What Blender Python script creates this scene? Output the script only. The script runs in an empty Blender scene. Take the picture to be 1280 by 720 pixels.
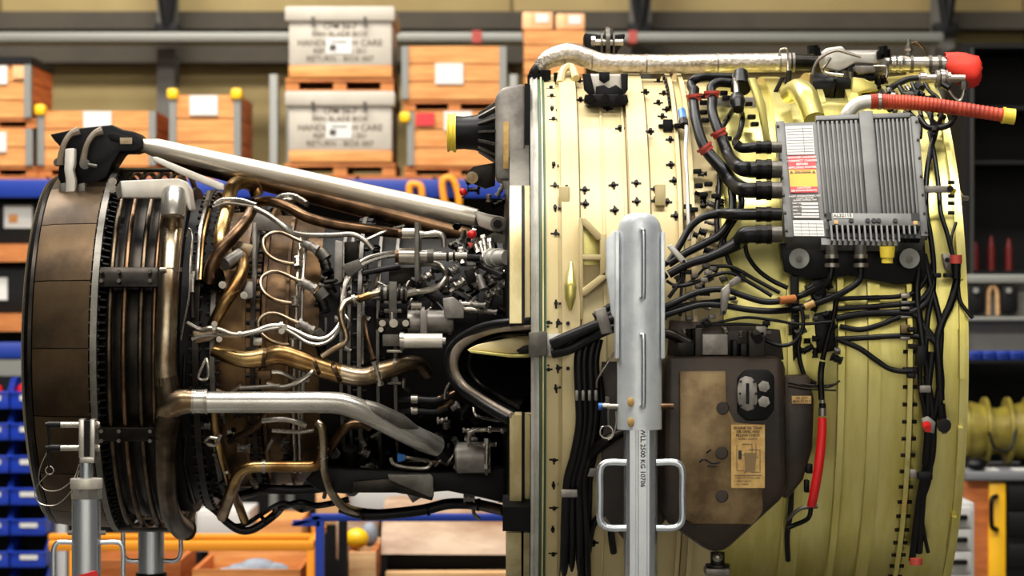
import bpy, bmesh, math, random
from mathutils import Vector, Matrix, Quaternion
random.seed(7)
SC = bpy.context.scene
COL = SC.collection
PI = math.pi
# ------------------------------------------------------------------ camera
CAMD, CZ, F = 8.0, 1.8, 3200.0
cam_d = bpy.data.cameras.new('camera'); cam = bpy.data.objects.new('camera', cam_d); COL.objects.link(cam)
cam.location = (0, -CAMD, CZ); cam.rotation_euler = (PI/2, 0, 0)
cam_d.sensor_width = 36; cam_d.lens = 36*F/1280; cam_d.clip_end = 100
cam_d.dof.use_dof = True; cam_d.dof.focus_distance = 7.3; cam_d.dof.aperture_fstop = 2.8
SC.camera = cam
# ------------------------------------------------------------------ world, lights, exposure
w = bpy.data.worlds.new('world'); SC.world = w; w.use_nodes = True
w.node_tree.nodes['Background'].inputs[0].default_value = (0.75, 0.85, 1.0, 1)
w.node_tree.nodes['Background'].inputs[1].default_value = 0.02
def area(name, loc, size, size_y, power, rot=(0, 0, 0), col=(1, .96, .9)):
    l = bpy.data.lights.new(name, 'AREA'); l.shape = 'RECTANGLE'; l.size = size; l.size_y = size_y
    l.energy = power; l.color = col
    o = bpy.data.objects.new(name, l); o.location = loc; o.rotation_euler = rot; COL.objects.link(o); return o
area('hall_or_fill_light', (-.3, -2.8, 6.9), 7.0, 1.0, 570, (math.radians(29), 0, 0))
area('hall_or_fill_light', (-.6, .6, 6.9), 7.0, .8, 280)
area('hall_or_fill_light', (-2.9, 2.2, 6.9), 5.0, .8, 540, (math.radians(22), 0, 0))
area('hall_or_fill_light', (0, -8.8, 6.9), 10.0, 1.0, 1700, (math.radians(-42), 0, 0))  # added lamp out of view, aimed at the front wall so metals reflect it
SC.view_settings.view_transform = 'Standard'; SC.view_settings.look = 'None'
SC.view_settings.exposure = 0.0; SC.view_settings.gamma = 1
SC.cycles.max_bounces = 6; SC.cycles.diffuse_bounces = 2; SC.cycles.glossy_bounces = 3
SC.cycles.sample_clamp_indirect = 4.0
SC.cycles.use_denoising = True
AZ = CZ - 77/400.0            # engine axis height
# ------------------------------------------------------------------ point helpers (photo pixel + real distance -> point)
def P(px, py, Y):
    d = (CAMD+Y)/F
    return Vector(((px-640)*d, Y, CZ+(360-py)*d))
def W(px, py, R):
    """point where the sight line through a photo pixel meets a cylinder of radius R round the engine axis"""
    dx, dz = (px-640)/F, (360-py)/F
    h = CZ-AZ
    a = 1+dz*dz; b = -2*CAMD+2*h*dz; c = CAMD**2+h*h-R*R
    q = b*b-4*a*c
    t = (-b-math.sqrt(q))/(2*a) if q > 0 else -b/(2*a)
    return Vector((dx*t, -CAMD+t, CZ+dz*t))
def XR(px, R): return (px-640)/F*(CAMD-R)
def ANG(py, R):
    p = W(640, py, R); return math.atan2(p.z-AZ, -p.y)
def pt(p):
    if isinstance(p, Vector): return p
    return W(*p)
def MPP(y): return (CAMD+y)/F
# ------------------------------------------------------------------ materials
def s2l(c): return tuple((v/12.92 if v <= .04045 else ((v+.055)/1.055)**2.4) for v in c)
def rgb(r, g, b): return s2l((r/255, g/255, b/255))
MATS = {}
def M(name, c, metal=0, rough=.5, c2=None, scale=9, bump=0, stretch=(1, 1, 1), bscale=None, spec=.5, lo=.4, hi=.62, rvar=0, em=0):
    m = bpy.data.materials.new(name); m.use_nodes = True; nt = m.node_tree; N = nt.nodes; L = nt.links
    b = N['Principled BSDF']; b.inputs['Metallic'].default_value = metal; b.inputs['Roughness'].default_value = rough
    b.inputs['Base Color'].default_value = (*c, 1); b.inputs['Specular IOR Level'].default_value = spec
    if c2 or bump or rvar:
        tc = N.new('ShaderNodeTexCoord'); mp = N.new('ShaderNodeMapping'); mp.inputs['Scale'].default_value = stretch
        L.new(tc.outputs['Object'], mp.inputs['Vector'])
        no = N.new('ShaderNodeTexNoise'); no.inputs['Scale'].default_value = scale; no.inputs['Detail'].default_value = 5
        no.inputs['Roughness'].default_value = .62
        L.new(mp.outputs[0], no.inputs['Vector'])
    if c2:
        r = N.new('ShaderNodeValToRGB'); r.color_ramp.elements[0].position = lo; r.color_ramp.elements[1].position = hi
        r.color_ramp.elements[0].color = (*c, 1); r.color_ramp.elements[1].color = (*c2, 1)
        L.new(no.outputs['Fac'], r.inputs[0]); L.new(r.outputs[0], b.inputs['Base Color'])
    if rvar:
        mr = N.new('ShaderNodeMapRange'); mr.inputs['To Min'].default_value = max(.05, rough-rvar); mr.inputs['To Max'].default_value = rough+rvar
        L.new(no.outputs['Fac'], mr.inputs['Value']); L.new(mr.outputs[0], b.inputs['Roughness'])
    if bump:
        n2 = no
        if bscale:
            n2 = N.new('ShaderNodeTexNoise'); n2.inputs['Scale'].default_value = bscale; L.new(mp.outputs[0], n2.inputs['Vector'])
        bp = N.new('ShaderNodeBump'); bp.inputs['Strength'].default_value = bump; bp.inputs['Distance'].default_value = .004
        L.new(n2.outputs['Fac'], bp.inputs['Height']); L.new(bp.outputs[0], b.inputs['Normal'])
    MATS[name] = m; return m
M('steel', rgb(174, 168, 158), .9, .28, rgb(150, 142, 130), 14, rvar=.1)
M('stainless', rgb(208, 205, 198), .8, .26, rgb(172, 166, 156), 5, stretch=(.4, 1, 1), rvar=.08)
M('steel_warm', rgb(176, 160, 136), 1, .3, rgb(118, 96, 70), 9, rvar=.1)
M('gold', rgb(176, 146, 96), 1, .3, rgb(112, 80, 46), 7, rvar=.1)
M('bronze', rgb(118, 92, 68), 1, .34, rgb(58, 43, 31), 8, rvar=.12)
M('bronze_panel', rgb(80, 64, 45), .9, .4, rgb(46, 36, 25), 3, bump=.15, rvar=.12)
M('case_bronze', rgb(108, 82, 52), .8, .42, rgb(52, 37, 24), 6, rvar=.1)
M('dark_metal', rgb(44, 39, 34), .85, .36, rgb(20, 18, 16), 10, rvar=.12)
M('grey_metal', rgb(112, 108, 100), .65, .42, rgb(80, 76, 70), 10, rvar=.1)
M('soot', rgb(13, 12, 11), .1, .5, rgb(7, 6, 6), 9, spec=.2)
M('black_metal', rgb(9, 9, 10), .05, .42, spec=.22)
M('black_rubber', rgb(8, 8, 9), 0, .36, rgb(14, 14, 15), 30, bump=.1, spec=.26)
M('fan_tan', rgb(208, 190, 142), .12, .42, rgb(197, 177, 126), 3, stretch=(1, .5, .5), rvar=.08)
M('fan_green', rgb(220, 209, 134), .68, .3, rgb(198, 185, 98), 4, stretch=(3, .5, .5), rvar=.03)
M('cream_edge', rgb(225, 212, 165), .3, .35, rgb(190, 172, 120), 8, stretch=(1, 1, .3))
M('white_ring', rgb(205, 203, 195), .3, .35, rgb(180, 176, 165), 8)
M('green_seal', rgb(62, 92, 60), 0, .45)
M('cast_grey', rgb(156, 150, 142), .4, .42, rgb(110, 104, 98), 9, bump=.1)
M('foil', rgb(190, 182, 170), .85, .36, rgb(160, 148, 132), 40, bump=.8, bscale=90)
M('galvanised', rgb(214, 218, 220), .35, .36, rgb(194, 199, 203), 11, rvar=.08)
M('wall_white', rgb(205, 205, 200), 0, .7)
M('chrome', rgb(222, 226, 230), .85, .2, rgb(198, 204, 210), 6, stretch=(1, 1, .2))
M('ecu_grey', rgb(106, 106, 104), .35, .5, rgb(93, 92, 90), 10)
M('red_rubber', rgb(172, 62, 50), 0, .5)
M('red_bright', rgb(200, 20, 22), 0, .4)
M('red_cloth', rgb(240, 62, 40), 0, .7, rgb(225, 42, 28), 9, bump=.4)
M('hose_orange', rgb(196, 74, 44), 0, .5, rgb(160, 52, 32), 14, bump=.15)
M('yellow_cap', rgb(236, 208, 66), 0, .4)
M('yellow_plastic', rgb(240, 190, 20), 0, .4)
M('paper', rgb(206, 204, 198), 0, .6)
M('label_red', rgb(196, 40, 48), 0, .5)
M('label_yellow', rgb(238, 176, 40), 0, .5)
M('label_dark', rgb(70, 64, 58), .2, .5)
M('label_tan', rgb(196, 160, 92), 0, .55, rgb(170, 130, 70), 30)
M('ink_black', rgb(30, 28, 26), 0, .6)
M('ink_brown', rgb(84, 72, 58), 0, .6)
M('ink_white', rgb(232, 228, 222), 0, .6)
M('bottle_red', rgb(110, 24, 20), 0, .5)
M('print_grey', rgb(90, 90, 88), 0, .6)
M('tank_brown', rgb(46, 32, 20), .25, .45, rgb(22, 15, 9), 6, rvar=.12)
M('tank_bronze', rgb(136, 114, 80), .5, .4, rgb(88, 68, 42), 7, rvar=.1)
M('blue_fit', rgb(40, 110, 190), 0, .4)
# background
M('wood_orange', rgb(214, 150, 84), 0, .6, rgb(192, 122, 60), 6, stretch=(.6, 1, 6))
M('wood_side', rgb(190, 108, 48), 0, .65, rgb(165, 86, 34), 6, stretch=(1, .6, 6))
M('wood_pale', rgb(220, 178, 128), 0, .65, rgb(200, 150, 100), 6, stretch=(.6, 1, 6))
M('wood_pallet', rgb(192, 120, 58), 0, .7, rgb(164, 94, 42), 8, stretch=(.6, 1, 4))
M('cardboard', rgb(232, 176, 128), 0, .7, rgb(222, 160, 108), 5)
M('grey_box', rgb(182, 174, 160), 0, .55, rgb(172, 163, 150), 5)
M('rack_blue', rgb(18, 50, 140), 0, .42)
M('hoop_steel', rgb(96, 84, 68), 1, .34, rgb(52, 43, 33), 9)
M('lip_grey', rgb(150, 138, 122), .3, .4, rgb(118, 104, 88), 8)
M('sheet_bright', rgb(214, 208, 198), .35, .36, rgb(190, 182, 168), 7)
M('link_steel', rgb(208, 198, 182), .75, .36, rgb(188, 174, 154), 6, stretch=(.3, 1, 1))
M('bin_blue', rgb(14, 52, 165), 0, .38)
M('rack_grey', rgb(128, 128, 122), .2, .5)
M('wall_beige', rgb(154, 134, 86), 0, .75, rgb(146, 125, 78), 2)
M('shade_print_tan', rgb(120, 98, 58), 0, .6)  # dark tan for painted shadow lines beside the straps, also a printed mark
M('link_dark', rgb(92, 70, 50), 1, .4, rgb(50, 37, 27), 6)
M('girt_grey', rgb(66, 58, 44), .05, .7, rgb(57, 50, 38), 3)
M('tray_grey', rgb(136, 136, 128), .4, .5)
M('column_grey', rgb(92, 88, 80), .1, .6)
M('post_dark', rgb(44, 42, 38), .1, .6)
M('black_matte', rgb(8, 8, 9), 0, .6, spec=.25)
M('cabinet_white', rgb(196, 194, 190), 0, .5)
M('cart_orange', rgb(240, 150, 30), 0, .45)
M('cart_yellow', rgb(248, 186, 16), 0, .4)
M('worktop', rgb(110, 112, 116), 0, .5)
M('concrete', rgb(112, 110, 105), 0, .4, rgb(98, 96, 92), 1.5, rvar=.1)
M('cowl_beige', rgb(186, 160, 134), .05, .5, rgb(134, 100, 74), 2.5, stretch=(.6, 1, 2))
M('grey_cloth', rgb(140, 148, 158), 0, .8, rgb(112, 118, 128), 8, bump=.3)
M('olive_case', rgb(150, 136, 52), .3, .4, rgb(110, 96, 34), 7)
M('ceiling_grey', rgb(70, 70, 68), 0, .8)
M('peg_grey', rgb(104, 101, 94), .1, .6)
# ------------------------------------------------------------------ mesh builder
class MB:
    def __init__(s): s.v = []; s.f = []
    def add(s, vs, fs):
        n = len(s.v); s.v += [Vector(v) for v in vs]; s.f += [tuple(i+n for i in f) for f in fs]; return s
    def hexa(s, a):   # 8 points: 0-3 front loop, 4-7 back loop
        return s.add(a, [(0, 1, 2, 3), (7, 6, 5, 4), (0, 4, 5, 1), (1, 5, 6, 2), (2, 6, 7, 3), (3, 7, 4, 0)])
    def box(s, x0, x1, y0, y1, z0, z1):
        return s.hexa([(x0, y0, z0), (x1, y0, z0), (x1, y0, z1), (x0, y0, z1), (x0, y1, z0), (x1, y1, z0), (x1, y1, z1), (x0, y1, z1)])
    def pbox(s, px0, px1, py0, py1, Y, dep):   # box whose front face covers a pixel rectangle at distance Y
        a = P(px0, py1, Y); b = P(px1, py0, Y)
        return s.box(a.x, b.x, Y, Y+dep, a.z, b.z)
    def prism(s, poly, Y, dep):                # pixel polygon at distance Y pushed back by dep
        fr = [P(x, y, Y) for x, y in poly]; bk = [p+Vector((0, dep, 0)) for p in fr]; n = len(poly)
        s.add(fr+bk, [tuple(range(n)), tuple(range(2*n-1, n-1, -1))]+[(i, i+n, (i+1) % n+n, (i+1) % n) for i in range(n)]); return s
    def plate3(s, pts, d):                     # polygon of 3D points with thickness vector d
        bk = [p+d for p in pts]; n = len(pts)
        return s.add(pts+bk, [tuple(range(n)), tuple(range(2*n-1, n-1, -1))]+[(i, i+n, (i+1) % n+n, (i+1) % n) for i in range(n)])
    def tube(s, pts, rad, seg=10, cap=True, flat=None):
        n = len(pts)
        if not isinstance(rad, (list, tuple)): rad = [rad]*n
        tg = []
        for i in range(n):
            t = pts[min(i+1, n-1)]-pts[max(i-1, 0)]
            tg.append(t.normalized() if t.length > 1e-9 else Vector((1, 0, 0)))
        u = tg[0].orthogonal().normalized() if flat is None else flat
        vs = []
        for i in range(n):
            u = (u-tg[i]*u.dot(tg[i]))
            u = u.normalized() if u.length > 1e-6 else tg[i].orthogonal().normalized()
            b = tg[i].cross(u)
            for k in range(seg):
                a = 2*PI*k/seg
                vs.append(pts[i]+(u*math.cos(a)+b*math.sin(a))*rad[i])
        fs = [(i*seg+k, i*seg+(k+1) % seg, (i+1)*seg+(k+1) % seg, (i+1)*seg+k) for i in range(n-1) for k in range(seg)]
        if cap: fs += [tuple(range(seg-1, -1, -1)), tuple((n-1)*seg+k for k in range(seg))]
        return s.add(vs, fs)
    def cyl(s, p0, p1, r0, r1=None, seg=14):
        return s.tube([Vector(p0), Vector(p1)], [r0, r0 if r1 is None else r1], seg)
    def lathe(s, prof, a0=0, a1=2*PI, seg=96, loop=False):
        full = abs(a1-a0-2*PI) < 1e-6; na = seg if full else seg+1; m = len(prof); vs = []
        for i in range(na):
            a = a0+(a1-a0)*i/seg; ca, sa = math.cos(a), math.sin(a)
            for x, r in prof: vs.append((x, -r*ca, AZ+r*sa))
        fs = []
        for i in range(seg):
            j = (i+1) % na
            for k in range(m if loop else m-1):
                l = (k+1) % m
                fs.append((i*m+k, i*m+l, j*m+l, j*m+k))
        if not full and loop: fs += [tuple(range(m)), tuple((na-1)*m+k for k in range(m-1, -1, -1))]
        return s.add(vs, fs)
    def arc(s, px0, px1, R0, R1, a0, a1, seg=24):
        x0, x1 = XR(px0, R1), XR(px1, R1)
        return s.lathe([(x0, R0), (x0, R1), (x1, R1), (x1, R0)], a0, a1, seg, True)
    def ring(s, px0, px1, R0, R1, seg=96): return s.arc(px0, px1, R0, R1, 0, 2*PI, seg)
    def ball(s, c, r, seg=10, sq=(1, 1, 1)):
        c = Vector(c); n = seg//2; vs = []
        for i in range(n+1):
            t = PI*i/n
            for k in range(seg):
                a = 2*PI*k/seg; vs.append(c+Vector((r*sq[0]*math.sin(t)*math.cos(a), r*sq[1]*math.sin(t)*math.sin(a), r*sq[2]*math.cos(t))))
        return s.add(vs, [(i*seg+k, i*seg+(k+1) % seg, (i+1)*seg+(k+1) % seg, (i+1)*seg+k) for i in range(n) for k in range(seg)])
WL = {}
def obj(name, mb, mat, parent=None, label=None, cat=None, group=None, kind=None, bev=0, sharp=38):
    me = bpy.data.meshes.new(name)
    vs = mb.v
    lo = Vector([min(v[i] for v in vs) for i in range(3)]); hi = Vector([max(v[i] for v in vs) for i in range(3)])
    c = (lo+hi)/2
    if parent is None: c.z = lo.z
    me.from_pydata([tuple(v-c) for v in vs], [], mb.f)
    bm = bmesh.new(); bm.from_mesh(me)
    bmesh.ops.remove_doubles(bm, verts=bm.verts, dist=1e-6)
    bmesh.ops.recalc_face_normals(bm, faces=bm.faces)
    if bev:
        ed = [e for e in bm.edges if len(e.link_faces) == 2 and e.calc_face_angle(0) > .6]
        bmesh.ops.bevel(bm, geom=ed, offset=bev, segments=2, affect='EDGES', profile=.5, clamp_overlap=True)
    bm.to_mesh(me); bm.free()
    for p in me.polygons: p.use_smooth = True
    me.set_sharp_from_angle(angle=math.radians(sharp))
    me.materials.append(MATS[mat])
    o = bpy.data.objects.new(name, me); COL.objects.link(o)
    return place(o, c, parent, label, cat, group, kind)
def place(o, c, parent=None, label=None, cat=None, group=None, kind=None):
    WL[o.name] = Vector(c)
    if parent: o.parent = parent; o.location = Vector(c)-WL[parent.name]
    else: o.location = c
    if label: o['label'] = label
    if cat: o['category'] = cat
    if group: o['group'] = group
    if kind: o['kind'] = kind
    return o
def empty(name, loc, label, cat, group=None):
    o = bpy.data.objects.new(name, None); o.empty_display_size = .1; COL.objects.link(o)
    return place(o, Vector(loc), None, label, cat, group)
def inst(src, c, parent, normal=None, roll=0):
    o = src.copy(); COL.objects.link(o)
    if normal is not None:
        q = Vector(normal).to_track_quat('Z', 'X'); o.rotation_mode = 'QUATERNION'; o.rotation_quaternion = q @ Quaternion((0, 0, 1), roll)
    return place(o, c, parent)
def cr(pts, k=6):
    """smooth curve through points"""
    pts = [pt(p) for p in pts]
    if len(pts) < 3: return [pts[0].lerp(pts[1], i/k) for i in range(k+1)]
    q = [pts[0]*2-pts[1]]+pts+[pts[-1]*2-pts[-2]]; out = []
    for i in range(1, len(q)-2):
        a, b, c, d = q[i-1:i+3]
        for j in range(k):
            t = j/k
            out.append(.5*((2*b)+(c-a)*t+(2*a-5*b+4*c-d)*t*t+(3*b-a-3*c+d)*t**3))
    out.append(pts[-1]); return out
def lerp_list(ws, n):
    m = len(ws); out = []
    for i in range(n):
        x = i/(n-1)*(m-1); j = min(int(x), m-2); out.append(ws[j]+(ws[j+1]-ws[j])*(x-j))
    return out
def pipe(name, mat, wpx, pts, parent, k=6, seg=10, label=None):
    c = cr(pts, k)
    ws = lerp_list(wpx, len(c)) if isinstance(wpx, (list, tuple)) else [wpx]*len(c)
    return obj(name, MB().tube(c, [a/2*MPP(p.y) for a, p in zip(ws, c)], seg), mat, parent, label=label)
def rod(name, mat, wpx, p0, p1, parent, seg=14, ends=0, label=None):
    a, b = pt(p0), pt(p1); mb = MB(); r = wpx/2*MPP(a.y); mb.cyl(a, b, r, seg=seg)
    if ends:
        d = (b-a)
        for t0, t1 in ((0, .16), (.84, 1)): mb.cyl(a+d*t0, a+d*t1, r*ends, seg=6)
        mb.cyl(a+d*.42, a+d*.55, r*(1+(ends-1)*.6), seg=14)
    return obj(name, mb, mat, parent, label=label)
def plate(name, mat, poly, Y, dep, parent, bev=.003, label=None):
    return obj(name, MB().prism(poly, Y, dep), mat, parent, bev=bev, label=label)
def rect(x0, x1, y0, y1): return [(x0, y1), (x1, y1), (x1, y0), (x0, y0)]
def clampband(px, py, R, wpx, ang, parent, mat='steel', length=5):
    """a band round a pipe running at image angle ang"""
    c = W(px, py, R); d = Vector((math.cos(ang), 0, -math.sin(ang)))*length*MPP(c.y)/2
    return obj('clamp_band', MB().cyl(c-d, c+d, wpx/2*MPP(c.y), seg=16), mat, parent)
def text(body, name, mat, parent, o3, ux, uz, size, nrm, align='CENTER'):
    """flat lettering: o3 = anchor, ux/uz = unit reading and up directions"""
    cu = bpy.data.curves.new(name, 'FONT'); cu.body = body; cu.size = size; cu.align_x = align; cu.align_y = 'CENTER'; cu.resolution_u = 2; cu.offset = size*.022
    t = bpy.data.objects.new(name, cu); COL.objects.link(t)
    bpy.context.view_layer.update()
    me = bpy.data.meshes.new_from_object(t.evaluated_get(bpy.context.evaluated_depsgraph_get()))
    bpy.data.objects.remove(t); bpy.data.curves.remove(cu)
    me.name = name
    m = Matrix((ux, uz, nrm)).transposed()
    for v in me.vertices: v.co = m @ v.co
    me.materials.clear(); me.materials.append(MATS[mat])
    o = bpy.data.objects.new(name, me); COL.objects.link(o)
    return place(o, Vector(o3)+Vector(nrm)*.0012, parent)
X_, Y_, Z_ = Vector((1, 0, 0)), Vector((0, 1, 0)), Vector((0, 0, 1))
# ================================================================== the hall
def struct(name, mb, mat, parent=None, bev=0): return obj(name, mb, mat, parent, kind=None if parent else 'structure', bev=bev)
WY = 7.0
struct('floor', MB().box(-9, 9, -12, 8, -.1, 0), 'concrete')
struct('ceiling', MB().box(-9, 9, -12, 8, 7.4, 7.5), 'ceiling_grey')
struct('wall_front', MB().box(-9, 9, -12.2, -12, 0, 7.4), 'wall_white')
for x in (-7, -4.2, -1.4, 1.4, 4.2, 7): struct('steel_or_streak_column', MB().box(x-.2, x+.2, -12, -11.7, 0, 7.4), 'post_dark')  # unseen dark columns, added to put streaks into the chrome reflections
wb = struct('wall_back', MB().box(-9, 9, WY+.06, WY+.3, 0, 7.4), 'wall_beige')
zs = [0, 1.2, 2.35, 3.15, 3.52, 4.4, 5.4, 6.4, 7.4]
for i in range(len(zs)-1):
    for k in range(6): struct('cladding_panel', MB().box(-9+3*k+.006, -6+3*k-.006, WY, WY+.06, zs[i]+.008, zs[i+1]-.008), 'wall_beige', wb, .01)
struct('trim_1', MB().pbox(-200, 1460, 55, 78, WY-.16, .16), 'girt_grey')
struct('trim_2', MB().pbox(-200, 1460, 14, 36, WY-.2, .2), 'girt_grey')
def column(px, w, Y):
    a = P(px-w/2, 0, Y).x; b = P(px+w/2, 0, Y).x
    c = struct('steel_or_streak_column', MB().box(a, b, Y-.09, Y-.075, 0, 7.4).box(a, b, Y+.075, Y+.09, 0, 7.4).box((a+b)/2-.01, (a+b)/2+.01, Y-.075, Y+.075, 0, 7.4), 'column_grey')
    return c
for i, (px, w) in enumerate(((210, 22), (800, 26), (1178, 24))):
    column(px, w, WY-.35)
# diagonal braces at the column heads
def brace(pts, wpx, Y):
    return [P(x, y, Y) for x, y in pts]
for x in (205, 797, 1180):
    t = empty('roof_brace', P(x, 30, WY-.5), {205: 'black steel strut leaning on the column above the left crates', 797: 'black steel strut on the column above the engine mount', 1180: 'black steel strut on the column above the red cloth cover'}[x], 'strut')
    obj('strut', MB().tube([P(x-10, -60, WY-.5), P(x+4, 34, WY-.5)], .03, 8), 'black_matte', t)
    obj('strut', MB().tube([P(x+16, -60, WY-.5), P(x+4, 34, WY-.5)], .03, 8), 'black_matte', t)
    obj('bracket', MB().pbox(x-12, x+18, 28, 42, WY-.52, .1), 'black_matte', t, bev=.008)
# cable tray along the wall
ct = empty('cable_tray', P(500, 52, WY-.7), 'long light grey cable tray running along the back wall above the crates', 'cable tray')
obj('tray', MB().pbox(-200, 1180, 40, 52, WY-.75, .25), 'tray_grey', ct, bev=.01)
obj('marker_band', MB().pbox(590, 602, 38, 53, WY-.76, .27), 'red_rubber', ct, label='dark red band on the tray')
obj('marker_band', MB().pbox(786, 796, 38, 53, WY-.76, .27), 'red_rubber', ct)
# ---------------------------------------------------------------- pallet rack
RY = 4.5
def RX(px, Y=RY): return P(px, 0, Y).x
def RZ(py, Y=RY): return P(0, py, Y).z
rk = empty('pallet_rack', (RX(340), RY+.4, 0), 'tall pallet rack with blue beams carrying the wooden crates and grey boxes', 'rack')
for y0, x0, x1 in ((222, -230, 640), ):
    for yy in (0, .95): obj('beam', MB().pbox(x0, x1, 224, 247, RY+yy-.03, .05), 'rack_blue', rk, bev=.006)
    for k in range(9):
        a = x0+(x1-x0)*k/9
        obj('deck_board', MB().box(RX(a)+.01, RX(a+(x1-x0)/9)-.01, RY, RY+1.0, RZ(224), RZ(221)), 'wood_pallet', rk)
obj('beam', MB().pbox(-230, 66, 428, 448, RY-.03, .05), 'rack_blue', rk, bev=.006)
for y in (305, 392): obj('shelf_board', MB().box(RX(-230), RX(66), RY, RY+1, RZ(y+22), RZ(y)), 'wood_pallet', rk)
for px in (341, 642, 72, -240):
    for yy in (0, .95):
        if px == 72: continue
        obj('upright', MB().box(RX(px)-.02, RX(px)+.02, RY+yy-.05+.08, RY+yy+.05+.08, 0, RZ(92)), 'rack_grey', rk, bev=.004)
obj('back_panel', MB().box(RX(-230), RX(640), RY+1.02, RY+1.05, 0, RZ(224)), 'black_matte', rk)
obj('rack_post', MB().box(RX(58), RX(72), RY-.02, RY+.06, 0, RZ(300)), 'rack_grey', rk)
obj('perforated_rail', MB().pbox(-100, 66, 450, 470, RY-.04, .06), 'rack_grey', rk)
# orange clamps hanging from the beam
for lab, pts in (('short orange hook hanging from blue beam above the steel thrust link', [(512, 250), (512, 232), (518, 230), (526, 233), (528, 246)]),
                 ('open orange loop hanging from blue beam beside the fan housing', [(556, 256), (553, 228), (562, 222), (570, 232), (574, 256), (564, 262), (557, 254)])):
    o = obj('orange_hook', MB().tube(cr([P(x, y, RY-.06) for x, y in pts], 5), .017, 10), 'cart_orange', None, lab, 'hook')
def pallet(px0, px1, py0, py1, Y, dep, lab, grp=None):
    x0, x1, z0, z1 = RX(px0, Y), RX(px1, Y), RZ(py1, Y), RZ(py0, Y); h = z1-z0
    t = empty('pallet', ((x0+x1)/2, Y+dep/2, z0), lab, 'pallet', grp)
    for k in range(4): obj('deck_board', MB().box(x0, x1, Y+dep*k/4+.004, Y+dep*(k+1)/4-.01, z1-h*.28, z1-.001), 'wood_pallet', t)
    for f in (0, .44, .88):
        obj('block', MB().box(x0+(x1-x0)*f, x0+(x1-x0)*(f+.12), Y+.01, Y+dep-.02, z0+h*.12, z1-h*.28), 'wood_pallet', t)
    obj('bottom_board', MB().box(x0, x1, Y+.01, Y+dep-.02, z0+.001, z0+h*.12), 'wood_pallet', t)
    return t
def crate(px0, px1, py0, py1, Y, dep, n, lab, stickers=(), caps=(), lid=False, mat='wood_orange', posts=True):
    x0, x1, z0, z1 = RX(px0, Y), RX(px1, Y), RZ(py1, Y)+.001, RZ(py0, Y)
    t = empty('wooden_crate', ((x0+x1)/2, Y+dep/2, z0), lab, 'crate')
    for k in range(n):
        a, b = z0+(z1-z0)*k/n+.003, z0+(z1-z0)*(k+1)/n-.003
        j = random.uniform(-.003, .003)
        obj('front_board', MB().box(x0, x1, Y+j, Y+.022+j, a, b), mat, t)
        obj('back_board', MB().box(x0, x1, Y+dep-.022, Y+dep, a, b), 'wood_side', t)
        for xx in (x0, x1-.022): obj('side_board', MB().box(xx, xx+.022, Y+.023, Y+dep-.023, a, b), 'wood_side', t)
    obj('floor_board', MB().box(x0+.022, x1-.022, Y+.022, Y+dep-.022, z0, z0+.02), 'wood_side', t)
    if posts:
        for xx in (x0-.004, x1-.03):
            obj('corner_strip', MB().box(xx, xx+.034, Y-.012, Y+.03, z0+.004, z1-.004), 'rack_grey', t)
    obj('lid', MB().box(x0-.01 if lid else x0+.023, x1+.01 if lid else x1-.023, Y-.014 if lid else Y+.025, Y+dep+.01 if lid else Y+dep-.025, z1 if lid else z1-.012, z1+.035 if lid else z1-.004), 'black_matte' if lid else mat, t)
    for (a, b, c, d, m) in stickers: obj('paper_label', MB().pbox(a, b, c, d, Y-.012, .008), m, t)
    for (cx, cy) in caps: obj('corner_cap', MB().pbox(cx-7, cx+7, cy-7, cy+7, Y-.03, .1), 'yellow_plastic', t, bev=.015, label='yellow plastic corner cap')
    return t
pallet(-60, 45, 208, 220.5, RY+.02, .6, 'pallet under the lower crate of the left edge stack')
crate(-60, 40, 160, 208, RY+.02, .6, 2, 'wooden crate at the bottom of the left edge stack', [(-2, 8, 165, 190, 'paper')])
pallet(-60, 45, 148, 160, RY+.02, .6, 'pallet between the two crates of the left edge stack')
crate(-60, 38, 80, 148, RY+.02, .6, 3, 'wooden crate with black lid atop the left edge stack', [(-2, 9, 82, 105, 'paper'), (16, 30, 82, 98, 'cardboard')], lid=True)
pallet(46, 196, 208, 220.5, RY+.06, .6, 'pallet under the long crate behind the black engine mount')
crate(48, 194, 138, 208, RY+.06, .6, 3, 'long wooden crate behind the black engine mount, one yellow corner cap', [(104, 139, 139, 160, 'paper')], [(49, 137)])
pallet(212, 302, 208, 220.5, RY+.04, .6, 'pallet under the crate with several yellow corner caps')
crate(213, 300, 118, 208, RY+.04, .6, 3, 'wooden crate with yellow caps on its front corners, beside the column', [(237, 272, 119, 144, 'paper')], [(215, 117), (295, 117)])
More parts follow.
